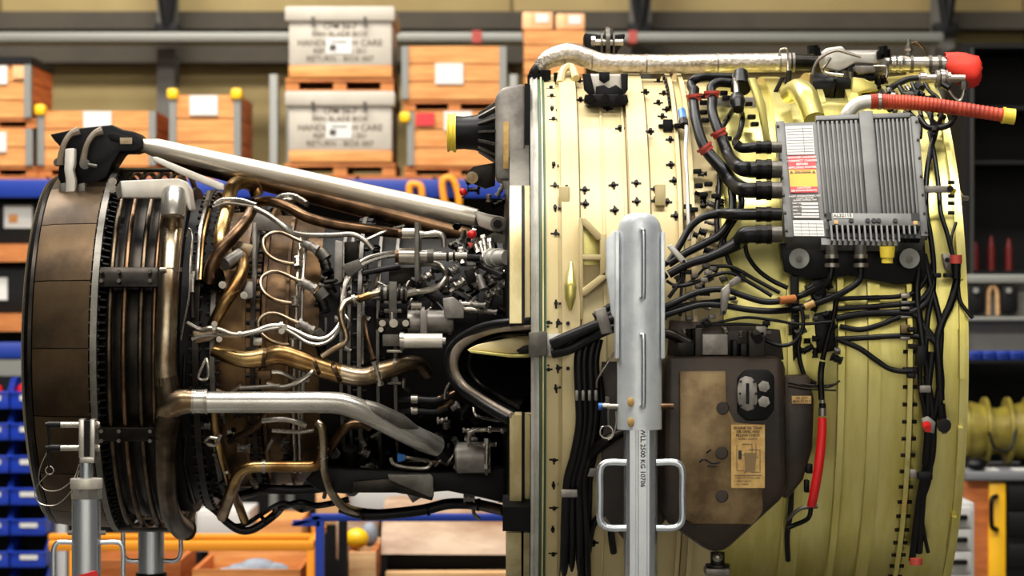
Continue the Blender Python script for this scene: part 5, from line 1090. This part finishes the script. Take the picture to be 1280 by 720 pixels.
# thick black loom crossing behind the mast, then down
hose([15, 15, 14, 13, 12], [(690, 431, .90), (704, 424, .91), (730, 413, .92), (755, 403, .93), (790, 392, .94), (832, 384, .95)]); hose([15, 14, 13, 12], [(690, 441, .89), (712, 436, .90), (735, 424, .91), (760, 412, .93), (790, 404, .94), (832, 394, .95)])
hose(12, [(746, 404, .90), (772, 388, .91), (800, 366, .92), (832, 342, .92)]); hose(9, [(742, 396, .90), (770, 378, .905), (800, 350, .91), (833, 328, .92)])
for i, (x, wd) in enumerate(((722, 12), (729, 9), (737, 11), (744, 9))):
    hose(wd, [(x+6, 424, .885), (x+1, 450, .885), (x+2, 490, .885), (x+3-i, 530, .885), (x-4-i, 570, .885), (x-12-i*.5, 600, .885), (x-15+i, 640, .88), (x-16+i*2, 690, .87), (x-18+i*3, 740, .85)])
for y, xs in ((494, (719, 727, 735, 743)), ): 
    for x in xs: slab('loom_tie', 'cast_grey', rect(x, x+4, y-6, y+7), Yr(x, y, .9)-.01, .02)
slab('loom_tie', 'cast_grey', rect(701, 722, 612, 622), Yr(710, 617, .9)-.01, .02); slab('loom_tie', 'cast_grey', rect(729, 746, 585, 596), Yr(738, 590, .88)-.01, .02)
hose(9, [(748, 470, .87), (752, 500, .87), (750, 540, .87), (738, 590, .865), (735, 650, .855), (730, 720, .84)]); hose(3, [(768, 440, .9), (758, 456, .9), (747, 474, .9), (746, 486, .89)], 'steel', 'small_tube')
hose([8, 14, 14, 10], [(736, 578, .88), (742, 565, .89), (754, 554, .9), (768, 545, .9), (790, 536, .9)], 'dark_metal')
hose(9, [(764, 632, .87), (750, 645, .87), (740, 660, .86), (735, 690, .85)]); hose(9, [(765, 636, .87), (764, 665, .865), (767, 690, .86)]); hose(10, [(766, 606, .88), (767, 625, .88), (770, 640, .88)])
obj('round_sensor', MB().cyl(W(766, 650, .89), W(766, 650, .86), .022, seg=20), 'cast_grey', E)
# braided hose beside the mast
hose([12, 13, 13, 14], [(826, 416, .93), (838, 418, .93), (850, 424, .93), (862, 430, .93)], 'dark_metal', 'braided_hose'); 
# ------------------------------------------------------------ oil tank
ty = -.99
tk = obj('oil_tank', MB().prism([(830, 450), (838, 446), (972, 446), (982, 452), (984, 600), (982, 620), (960, 640), (906, 690), (886, 690), (836, 655), (828, 640)], ty, .2), 'tank_brown', E, bev=.025, label='dark brown oil tank')
TF = ty-.002
obj('front_panel', MB().prism([(849, 464), (908, 464), (909, 505), (920, 528), (955, 530), (954, 640), (942, 656), (866, 656), (850, 645)], ty-.012, .02), 'tank_bronze', tk, bev=.006, label='lighter bronze front panel')
obj('gauge_recess', MB().prism([(922, 472), (932, 462), (960, 462), (968, 470), (968, 512), (958, 525), (934, 526), (922, 516)], ty-.014, .02), 'black_metal', tk, bev=.006)
g = obj('sight_gauge', MB().prism([(922, 484), (925, 474), (932, 470), (940, 472), (946, 480), (947, 503), (942, 512), (934, 514), (926, 510), (922, 502)], ty-.024, .014), 'cast_grey', tk, bev=.002)
obj('sight_slot', MB().prism(rect(932.5, 936.5, 479, 505), ty-.026, .004), 'black_metal', g)
for x, y in ((926, 477), (943, 477), (925, 492), (945, 492), (926, 507), (943, 507)): obj('screw', MB().cyl(P(x, y, ty-.024), P(x, y, ty-.03), .0035, seg=8), 'black_metal', g)
for x, y in ((955, 483), (955, 502)): obj('hex_plug', MB().cyl(P(x, y, ty-.012), P(x, y, ty-.03), .0165, seg=6).cyl(P(x, y, ty-.03), P(x, y, ty-.034), .009, seg=12), 'cast_grey', tk)
for x, y in ((903, 510), (902, 566), (902, 620)): obj('dimple', MB().cyl(P(x, y, ty-.011), P(x, y, ty-.0145), .0185, .016, seg=22), 'tank_brown', tk)
for pts in ([(874, 578), (880, 574), (890, 579), (900, 578)], [(883, 566), (889, 562)], [(884, 582), (896, 583)]): obj('scuff_mark', MB().tube(cr([P(x, y, ty-.012) for x, y in pts], 4), .0025, 6), 'black_metal', tk)
lb = obj('instruction_label', MB().pbox(914, 956, 531, 610, ty-.0165, .005), 'label_tan', tk, label='yellowed instruction label')
for i, (s, sz) in enumerate((('ENGINE OIL TANK', .0085), ('OIL LEVEL AND', .0085), ('FILLING CHECK', .0085), ('LITRES / QUARTS', .006))): text(s, 'lettering', 'ink_black', tk, P(935, 535+4.6*i, ty-.0166), X_, Z_, sz*1.1, -Y_)
for pts in ([(921, 556), (921, 588), (932, 588)], [(928, 555), (940, 555), (940, 580), (930, 592)], [(936, 562), (950, 562), (950, 590), (938, 590)], [(926, 568), (948, 572)], [(918, 594), (952, 594)], [(945, 554), (945, 566)]):
    obj('printed_line', MB().tube([P(x, y, ty-.0165) for x, y in pts], .0011, 5), 'ink_brown', lb)
for pts, m in ((((930, 566), (946, 566), (944, 588), (932, 590)), 'shade_print_tan'), (((923, 563), (927, 563), (927, 574), (923, 574)), 'ink_black')): obj('printed_mark', MB().prism(list(pts), ty-.0175, .001), m, lb)
for i, s in enumerate(('1. CHECK OIL WITHIN 30 MIN', '2. OPEN FILLER CAP', '3. FILL TO MARK')): text(s, 'lettering', 'ink_black', tk, P(918, 597.5+4*i, ty-.0166), X_, Z_, .0052, -Y_, 'LEFT')
tb = obj('tank_side', MB().prism([(976, 470), (1012, 468), (1018, 500), (1016, 560), (1004, 600), (984, 625), (976, 620)], ty+.08, .14), 'tank_brown', E, bev=.015)
obj('small_label', MB().pbox(990, 1014, 495, 504.5, ty+.074, .006), 'label_tan', tb)
text('OIL QTY', 'lettering', 'ink_black', tb, P(1002, 497.6, ty+.0735), X_, Z_, .009, -Y_); text('MAX 22 02 S', 'lettering', 'ink_black', tb, P(1002, 501.6, ty+.0735), X_, Z_, .009, -Y_)
obj('tank_drain', MB().cyl(P(897, 690, ty+.1), P(897, 705, ty+.1), .02, seg=16).cyl(P(897, 705, ty+.1), P(897, 712, ty+.1), .034, seg=20), 'tank_brown', E)
obj('drain_ball', MB().ball(P(897, 697, ty+.05), .014, 12), 'steel', E); obj('drain_flange', MB().pbox(882, 913, 711, 720, ty+.06, .08), 'cast_grey', E, bev=.004)
for x0, x1, y0, y1, m in ((878, 910, 418, 444, 'cast_grey'), (869, 878, 410, 446, 'tank_brown'), (936, 956, 414, 447, 'tank_brown'), (916, 922, 425, 446, 'black_metal'), (926, 934, 430, 446, 'black_metal'), (945, 958, 408, 420, 'cast_grey'), (846, 868, 428, 446, 'dark_metal')):
    slab('tank_fitting', m, rect(x0, x1, y0, y1), ty+.03, .08)
obj('filler_neck', MB().cyl(P(944, 418, ty+.02), P(948, 424, ty-.02), .014, seg=14), 'black_metal', E)
slab('rear_panel', 'tank_brown', [(838, 400), (900, 404), (975, 412), (980, 450), (834, 450)], -.87, .04)
# red drain hose
hose([11, 12, 12, 11], [P(1028, 522, -.95), P(1027, 548, -.95), P(1023, 585, -.95), P(1017, 620, -.94), P(1014, 632, -.93)], 'red_bright', 'drain_hose')
for y0, y1, w_, m in ((504, 510, 9, 'black_metal'), (510, 520, 10, 'steel'), (500, 504, 7, 'steel')): obj('hose_fitting', MB().cyl(P(1028, y0, -.95), P(1028, y1, -.95), w_/2*MPP(-.95), seg=12), m, E)
hose([7, 6, 7, 7], [P(1046, 372, -.9), P(1042, 395, -.9), P(1034, 425, -.9), P(1028, 450, -.9)], 'dark_metal', 'braided_hose'); hose(8, [P(1028, 452, -.92), P(1026, 470, -.92), P(1027, 500, -.94)], 'dark_metal', 'braided_hose')
for pts in ([(985, 478), (1005, 482), (1035, 484), (1050, 476)], [(985, 482), (1010, 486), (1045, 488)], [(1000, 480), (1025, 482), (1046, 480)]): hose(2.5, [(x, y, .92) for x, y in pts], 'dark_metal', 'lock_wire')
slab('hose_bracket', 'black_metal', rect(1008, 1016, 580, 592), -.9); slab('hose_bracket', 'black_metal', rect(1006, 1012, 600, 616), -.9)
hose(5, [P(984, 650, -.9), P(1000, 636, -.92), P(1022, 633, -.92)], 'grey_metal', 'small_tube'); hose(6, [P(1014, 634, -.92), P(1010, 648, -.92), P(994, 656, -.9), P(984, 660, -.9)], 'black_metal', 'small_tube')
hose(7, [(985, 700, .86), (984, 670, .87), (988, 640, .88), (990, 600, .88)], 'black_rubber'); 
# ------------------------------------------------------------ right hand wiring
R5 = .885
for pts, wd in (([(1171, 160), (1163, 190), (1158, 225), (1158, 265), (1163, 295), (1167, 330), (1166, 365), (1160, 395), (1157, 440), (1160, 480)], 7), ([(1162, 165), (1168, 195), (1173, 230), (1176, 265), (1184, 292), (1191, 320)], 6), ([(1195, 278), (1189, 300), (1191, 322)], 4),
  ([(1195, 330), (1196, 350), (1188, 380), (1178, 402), (1172, 425), (1174, 460), (1176, 500)], 10), ([(1197, 350), (1200, 375), (1208, 388), (1216, 398)], 5), ([(1155, 318), (1162, 350), (1170, 380), (1176, 410), (1175, 450), (1177, 480), (1174, 510)], 8),
  ([(1176, 505), (1178, 525), (1180, 535)], 11), ([(1150, 450), (1150, 480), (1155, 510), (1158, 540), (1155, 580)], 6), ([(1165, 440), (1160, 490), (1160, 530), (1158, 575), (1150, 620), (1145, 660), (1140, 700)], 9), ([(1158, 470), (1166, 520), (1165, 570), (1156, 600), (1152, 640), (1149, 690)], 9),
  ([(1175, 480), (1168, 520), (1160, 560), (1154, 610), (1151, 650)], 8), ([(1166, 560), (1162, 600), (1153, 630), (1154, 660), (1160, 690)], 5),
  ([(1042, 373), (1060, 373), (1090, 372), (1120, 371), (1142, 366), (1156, 350), (1162, 330)], 6), ([(1042, 386), (1080, 384), (1120, 381), (1145, 378), (1160, 365), (1166, 340)], 7), ([(1045, 398), (1080, 392), (1120, 391), (1140, 390), (1158, 378), (1166, 358)], 9), ([(1050, 408), (1075, 412), (1100, 406), (1120, 398), (1140, 392), (1158, 410), (1172, 430)], 7), ([(1045, 424), (1085, 422), (1120, 420), (1150, 421), (1168, 424)], 7), ([(1050, 425), (1075, 436), (1095, 450), (1110, 460), (1125, 464), (1140, 464)], 7),
  ([(1138, 383), (1150, 400), (1160, 418), (1170, 430)], 7), ([(1150, 310), (1148, 340), (1146, 370), (1152, 420), (1155, 450)], 10), ([(1098, 330), (1120, 338), (1150, 340)], 6), ([(1000, 420), (998, 440), (1006, 470), (1020, 480)], 6)):
    hose(wd, [(x, y, R5) for x, y in pts])
hose(8, [P(1148, 146, -.62), P(1158, 158, -.64), P(1172, 160, -.65), P(1186, 156, -.65), P(1193, 147, -.62)]); hose(6, [P(1166, 125, -.5), P(1164, 145, -.6), P(1168, 170, -.68)]); hose(6, [P(1178, 128, -.5), P(1176, 148, -.6), P(1168, 165, -.68)])
c = P(1195, 324, -.87); obj('red_clamp', MB().cyl(c+Z_*.012, c-Z_*.012, .0165, seg=18), 'red_rubber', E, label='red rubber clamp'); obj('harness_boot', MB().cyl(c-Z_*.012, c-Z_*.055, .0145, .011, seg=14), 'black_rubber', E)
slab('clamp_bracket', 'cast_grey', [(1178, 317), (1190, 318), (1190, 340), (1182, 338)], -.84); obj('clamp_screw', MB().cyl(P(1184, 325, -.85), P(1184, 325, -.86), .007), 'dark_metal', E)
slab('clamp_bracket', 'cast_grey', rect(1155, 1190, 232, 241), -.80, .01); obj('clamp_screw', MB().cyl(P(1188, 236, -.80), P(1188, 236, -.82), .009), 'black_metal', E)
slab('edge_bracket', 'fan_tan', [(1193, 228), (1198, 232), (1206, 248), (1198, 262), (1192, 270)], -.70, .02); obj('edge_pin', MB().cyl(P(1197, 247, -.71), P(1210, 248, -.70), .007), 'steel', E)
for y in (228, 245, 254, 266): obj('edge_stud', MB().cyl(P(1185, y, -.8), P(1193, y, -.8), .0055, seg=8), 'black_metal', E)
for y0, y1, m in ((366, 373, 'steel'), (376, 380, 'cast_grey'), (383, 387, 'steel'), (395, 398, 'cast_grey'), (406, 417, 'tank_bronze'), (421, 425, 'cast_grey')): slab('loom_tie', m, rect(1126, 1138, y0, y1), Yr(1130, y0, .905), .02)
slab('loom_tie', 'cast_grey', rect(1150, 1164, 482, 491), -.9, .02); slab('loom_tie', 'cast_grey', rect(1138, 1146, 587, 598), -.87, .02); slab('loom_tie', 'black_metal', rect(1148, 1166, 590, 600), -.89, .03)
slab('connector_bracket', 'cast_grey', [(1152, 524), (1160, 520), (1170, 528), (1168, 542), (1156, 540)], -.89, .02)
obj('red_cap', MB().cyl(P(1158, 532, -.91), P(1160, 536, -.94), .013, .010, seg=14), 'red_bright', E, label='small red connector cap')
obj('round_connector', MB().cyl(P(1180, 532, -.9), P(1180, 532, -.86), .02, seg=18), 'dark_metal', E); slab('connector_bracket', 'cast_grey', [(1184, 520), (1190, 530), (1184, 542), (1178, 543)], -.87, .02)
slab('connector_bracket', 'black_metal', rect(1146, 1158, 432, 458), -.9, .03); slab('connector_bracket', 'black_metal', rect(1130, 1148, 459, 468), -.89, .03)
obj('red_clamp', MB().cyl(P(1145, 698, -.84), P(1145, 706, -.84), .018, seg=16), 'red_rubber', E)
for x, y in ((1140, 412), (1186, 344), (1172, 344), (1142, 433), (1140, 470)): obj('cable_clip', MB().pbox(x-5, x+5, y-3, y+3, Yr(x, y, .9)-.02, .035), 'black_metal', E, bev=.003)
# dark brown plate behind the tank and mast (recess cover)
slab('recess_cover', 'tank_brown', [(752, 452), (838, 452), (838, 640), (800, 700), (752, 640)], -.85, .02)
# bracket that carries the case on the mast, behind the mast sleeve
obj('trunnion', MB().cyl(P(799, 330, -.8), P(799, 330, -1.02), .05, seg=24), 'cast_grey', E)

# dark brackets and plugs crowded under the control unit
for poly in ([(988, 345), (999, 345), (1000, 440), (992, 452)], [(1012, 352), (1030, 348), (1034, 372), (1016, 380)], [(1018, 392), (1040, 388), (1046, 438), (1022, 442)]): slab('dark_bracket', 'black_metal', poly, -.86, .02)
rng = random.Random(21)
for i in range(26):
    x, y = rng.uniform(985, 1045), rng.uniform(345, 450); R = rng.uniform(.87, .90); g = rng.choice((0, .4, 1.57, -.5)); l = rng.uniform(6, 15)
    rod('pipe_fitting', rng.choice(('black_metal', 'black_metal', 'dark_metal', 'grey_metal')), rng.uniform(5, 9), (x, y, R), (x+l*math.cos(g), y+l*math.sin(g), R), E, seg=8, ends=1.3)
for i in range(18):
    x, y = rng.uniform(838, 930), rng.uniform(330, 415); R = rng.uniform(.87, .90); g = rng.choice((0, .4, 1.57, -.5, 1.1)); l = rng.uniform(6, 13)
    rod('pipe_fitting', rng.choice(('black_metal', 'black_metal', 'dark_metal', 'grey_metal', 'steel')), rng.uniform(4, 8), (x, y, R), (x+l*math.cos(g), y+l*math.sin(g), R), E, seg=8, ends=1.3)
for i in range(14):
    x, y = rng.uniform(866, 902), rng.uniform(180, 320); R = .86; g = rng.choice((0, 1.57, .3)); l = rng.uniform(6, 13)
    rod('pipe_fitting', rng.choice(('black_metal', 'black_metal', 'dark_metal', 'grey_metal')), rng.uniform(4, 8), (x, y, R), (x+l*math.cos(g), y+l*math.sin(g), R), E, seg=8, ends=1.3)
# ================================================================== stands and loose covers
SY = -1.1
ms = empty('support_mast', (P(800, 0, SY).x, SY, 0), 'tall galvanised support mast with side handles in front of the fan case', 'stand')
def sx(p): return P(p, 0, SY).x
def sz(p): return P(0, p, SY).z
# half round sleeve with domed top: swept half shell
mb = MB(); n = 24; rows_ = []
for j, (y, f) in enumerate(((266, .35), (268, .58), (272, .76), (279, .92), (288, 1), (537, 1))):
    for i in range(n+1):
        a = PI*i/n; r = (sx(828)-sx(772))/2*f
        mb.v.append(Vector((sx(800)-r*math.cos(a), SY+.03-.062*math.sin(a)*(.6+.4*f), sz(y))))
m_ = n+1
for j in range(5):
    for i in range(n): mb.f.append((j*m_+i, j*m_+i+1, (j+1)*m_+i+1, (j+1)*m_+i))
mb.f.append(tuple(range(m_))); mb.f.append(tuple(5*m_+i for i in range(m_-1, -1, -1)))
sl = obj('sleeve', mb, 'galvanised', ms, sharp=50)
obj('side_flange', MB().box(sx(769), sx(774), SY-.01, SY+.07, sz(448), sz(289)), 'galvanised', ms, bev=.002); obj('side_flange', MB().box(sx(826), sx(831), SY-.01, SY+.07, sz(448), sz(290)), 'galvanised', ms, bev=.002)
obj('wing_plate', MB().prism([(757, 300), (768, 287), (772, 290), (772, 405), (764, 392), (758, 345)], SY+.03, .012), 'galvanised', ms, bev=.003)
for y0, y1 in ((288, 373), (418, 508)):
    obj('sleeve_handle', MB().tube(cr([Vector((sx(800.5), SY-.03, sz(y0))), Vector((sx(801.5), SY-.052, sz(y0+1))), Vector((sx(803), SY-.06, sz(y0+7))), Vector((sx(803), SY-.06, sz(y1-7))), Vector((sx(801.5), SY-.052, sz(y1-1))), Vector((sx(800.5), SY-.03, sz(y1)))], 6), .0068, 10), 'chrome', ms)
for y in (502, 527): obj('rust_spot', MB().ball(Vector((sx(788), SY-.029, sz(y))), .012, 10, (.8, .25, 1.1)), 'label_tan', ms, label='rusty weld spot')
# ribbed pole
mb = MB(); 
pr = [(781, .0), (783, -.02), (787, -.028), (794, -.03), (795, -.022), (797, -.022), (798, -.027), (808, -.027), (809, -.022), (811, -.022), (812, -.028), (818, -.022), (822, 0), (822, .06), (781, .06)]
mb.v = [Vector((sx(x), SY+.01+d, z)) for z in (.06, sz(536)) for x, d in pr]; k = len(pr)
mb.f = [(i, (i+1) % k, (i+1) % k+k, i+k) for i in range(k)]+[tuple(range(k-1, -1, -1)), tuple(range(k, 2*k))]
obj('pole', mb, 'chrome', ms, sharp=30)
obj('base_plate', MB().box(sx(760), sx(842), SY-.12, SY+.14, 0, .06), 'galvanised', ms, bev=.006)
for i, ch in enumerate('WLL 2500 KG 10706'): pass
text('WLL 2500 KG 10706', 'lettering', 'ink_black', ms, (sx(803), SY-.0175, sz(572)), -Z_, X_, .018, -Y_)
for x0, x1 in ((783, 750), (820, 853)):
    s_ = 1 if x1 > x0 else -1
    obj('side_handle', MB().tube(cr([P(x0, 578, SY), P(x1-s_*14, 577.5, SY), P(x1-s_*5, 580, SY), P(x1, 589, SY), P(x1, 620, SY), P(x1, 648, SY), P(x1-s_*5, 657, SY), P(x1-s_*14, 660, SY), P(x0, 660, SY)], 6), .0098, 12), 'chrome', ms)
pn = obj('locking_pin', MB().cyl(P(758, 508, SY+.02), P(775, 508, SY+.02), .0075, seg=12).cyl(P(752, 508, SY+.02), P(762, 508, SY+.02), .0095, seg=12), 'steel', ms); obj('pin_end', MB().cyl(P(748, 508, SY+.02), P(753, 508, SY+.02), .0095, seg=12), 'blue_fit', pn, label='blue pin button')
obj('pin_tip', MB().cyl(P(826, 508, SY+.02), P(842, 508, SY+.02), .0095, .0085, seg=14), 'bronze', pn)
obj('pin_cord', MB().tube(cr([P(756, 510, SY), P(756, 522, SY), P(757, 532, SY)], 4), .007, 8), 'black_rubber', pn)
obj('key_ring', MB().tube([P(758+8*math.cos(2*PI*i/20), 540+8*math.sin(2*PI*i/20), SY) for i in range(21)], .002, 6), 'steel', pn)
obj('wire_lanyard', MB().tube(cr([P(770, 514, SY), P(770, 530, SY), P(766, 545, SY), P(760, 550, SY)], 5), .0015, 6), 'steel', pn)
# left jack with fork head
JY = -.78
def jx(p): return P(p, 0, JY).x
def jz(p): return P(0, p, JY).z
jk = empty('engine_jack', (jx(108), JY, 0), 'chrome jack with slotted fork head and pins under the exhaust end', 'jack')
jc = (jx(108), JY)
def jcyl(y0, y1, wd, seg=24): return MB().cyl((jc[0], jc[1], jz(y1)), (jc[0], jc[1], jz(y0)), wd/2*MPP(JY), seg=seg)
obj('tube', MB().cyl((jc[0], jc[1], .04), (jc[0], jc[1], jz(622)), .041, seg=28), 'chrome', jk); obj('hex_nut', jcyl(610, 623, 42, 6), 'stainless', jk); obj('collar', jcyl(598, 610.5, 40, 30), 'sheet_bright', jk, bev=.002)
mb = jcyl(577, 599, 16)
for k in range(7): mb.cyl((jc[0], jc[1], jz(596-k*2.8)), (jc[0], jc[1], jz(597.2-k*2.8)), .0198, seg=16)
obj('threaded_rod', mb, 'chrome', jk)
for a, b in ((98, 105), (112, 118.5)): obj('fork_cheek', MB().pbox(a, b, 524, 573, JY-.02, .04), 'stainless', jk, bev=.003)
obj('fork_base', MB().pbox(99, 118, 571, 579, JY-.02, .04), 'stainless', jk, bev=.003); obj('fork_core', MB().pbox(105, 112, 526, 571, JY-.012, .03), 'black_metal', jk)
for y in (531, 560):
    pn = obj('fork_pin', MB().cyl(P(74, y, JY), P(125, y, JY), .0085, seg=14), 'steel', jk); obj('pin_grip', MB().cyl(P(60, y, JY), P(76, y, JY), .0095, seg=14).cyl(P(57, y, JY), P(61, y, JY), .007, seg=10), 'black_metal', pn)
    obj('pin_nut', MB().cyl(P(119, y, JY), P(123, y, JY), .0105, seg=8), 'steel', pn)
obj('pin_strap', MB().tube(cr([P(60, 534, JY), P(61, 550, JY), P(60, 572, JY), P(62, 586, JY)], 4), .004, 8), 'black_rubber', jk)
obj('key_ring', MB().tube([P(62+5*math.cos(2*PI*i/18), 588+5*math.sin(2*PI*i/18), JY) for i in range(19)], .0018, 6), 'steel', jk)
for pts in ([(58, 566), (50, 585), (49, 603), (58, 613), (75, 612), (92, 598), (99, 580)], [(60, 592), (46, 608), (44, 622), (54, 631), (72, 630), (90, 612), (99, 588)]): obj('wire_lanyard', MB().tube(cr([P(x, y, JY-.01) for x, y in pts], 6), .0016, 6), 'steel', jk)
obj('red_sticker', MB().lathe([(0, 0), (.001, 0)], 0, .1, 2) if False else MB().prism([(98, 719), (120, 714), (123, 722), (98, 728)], JY-.044, .012), 'red_bright', jk, label='red sticker on the tube')
for x0, x1 in ((92, 67), (124, 154)):
    s_ = 1 if x1 > x0 else -1
    obj('side_handle', MB().tube(cr([P(x0, 678, JY), P(x1-s_*10, 677.5, JY), P(x1-s_*3, 680, JY), P(x1, 689, JY), P(x1, 715, JY), P(x1, 745, JY), P(x1-s_*3, 754, JY), P(x1-s_*10, 757, JY), P(x0, 757, JY)], 6), .0072, 12), 'chrome', jk)
for x in (88, 129): obj('set_screw', MB().cyl(P(x-3, 666, JY), P(x+3, 666, JY), .007, seg=8), 'steel', jk)
obj('base_plate', MB().box(jc[0]-.14, jc[0]+.14, JY-.14, JY+.14, 0, .04), 'galvanised', jk, bev=.006)
# adapter that joins the fork to the exhaust case (behind the fork)
# far jack
FY = .25
def fx(p): return P(p, 0, FY).x
f = empty('far_jack', (fx(189), FY, 0), 'second chrome jack standing behind the first, under the turbine case', 'jack')
obj('tube', MB().cyl((fx(189), FY, .04), (fx(189), FY, P(0, 655, FY).z), .042, seg=28), 'chrome', f); obj('foot_collar', MB().cyl((fx(189), FY, P(0, 730, FY).z), (fx(189), FY, P(0, 716, FY).z), .05, seg=28), 'dark_metal', f)
obj('saddle', MB().box(fx(176), fx(202), FY-.04, FY+.04, P(0, 656, FY).z, P(0, 648, FY).z), 'black_metal', f, bev=.004)
for x0, x1 in ((174, 154), (204, 226)):
    s_ = 1 if x1 > x0 else -1
    obj('side_handle', MB().tube(cr([P(x0, 701, FY), P(x1-s_*9, 701, FY), P(x1-s_*3, 698, FY), P(x1, 690, FY), P(x1, 675, FY), P(x1, 660, FY), P(x1-s_*4, 652, FY), P(x0, 650, FY)], 6), .0075, 12), 'chrome', f)
obj('base_plate', MB().box(fx(189)-.12, fx(189)+.12, FY-.12, FY+.12, 0, .04), 'galvanised', f, bev=.006)
# red cloth cover on the pipe end
mb = MB(); rng = random.Random(5); seg = 26; rowsr = [(1181, .030, 0), (1186, .036, .004), (1196, .042, .012), (1207, .047, .02), (1216, .046, .022), (1223, .038, .02), (1226, .02, .018)]
for x, r, dz in rowsr:
    for i in range(seg):
        a = 2*PI*i/seg; rr = r*(1+rng.uniform(-.10, .10)); c0 = P(x, 80, -.2)
        mb.v.append(c0+Vector((rng.uniform(-.004, .004), -rr*math.cos(a), rr*math.sin(a)*1.12-dz)))
for j in range(len(rowsr)-1):
    for i in range(seg): mb.f.append((j*seg+i, j*seg+(i+1) % seg, (j+1)*seg+(i+1) % seg, (j+1)*seg+i))
mb.f.append(tuple((len(rowsr)-1)*seg+i for i in range(seg)))
o = obj('cloth_cover', mb, 'red_cloth', None, 'bright red cloth bag pulled over the end of the top pipe', 'cover', sharp=180)
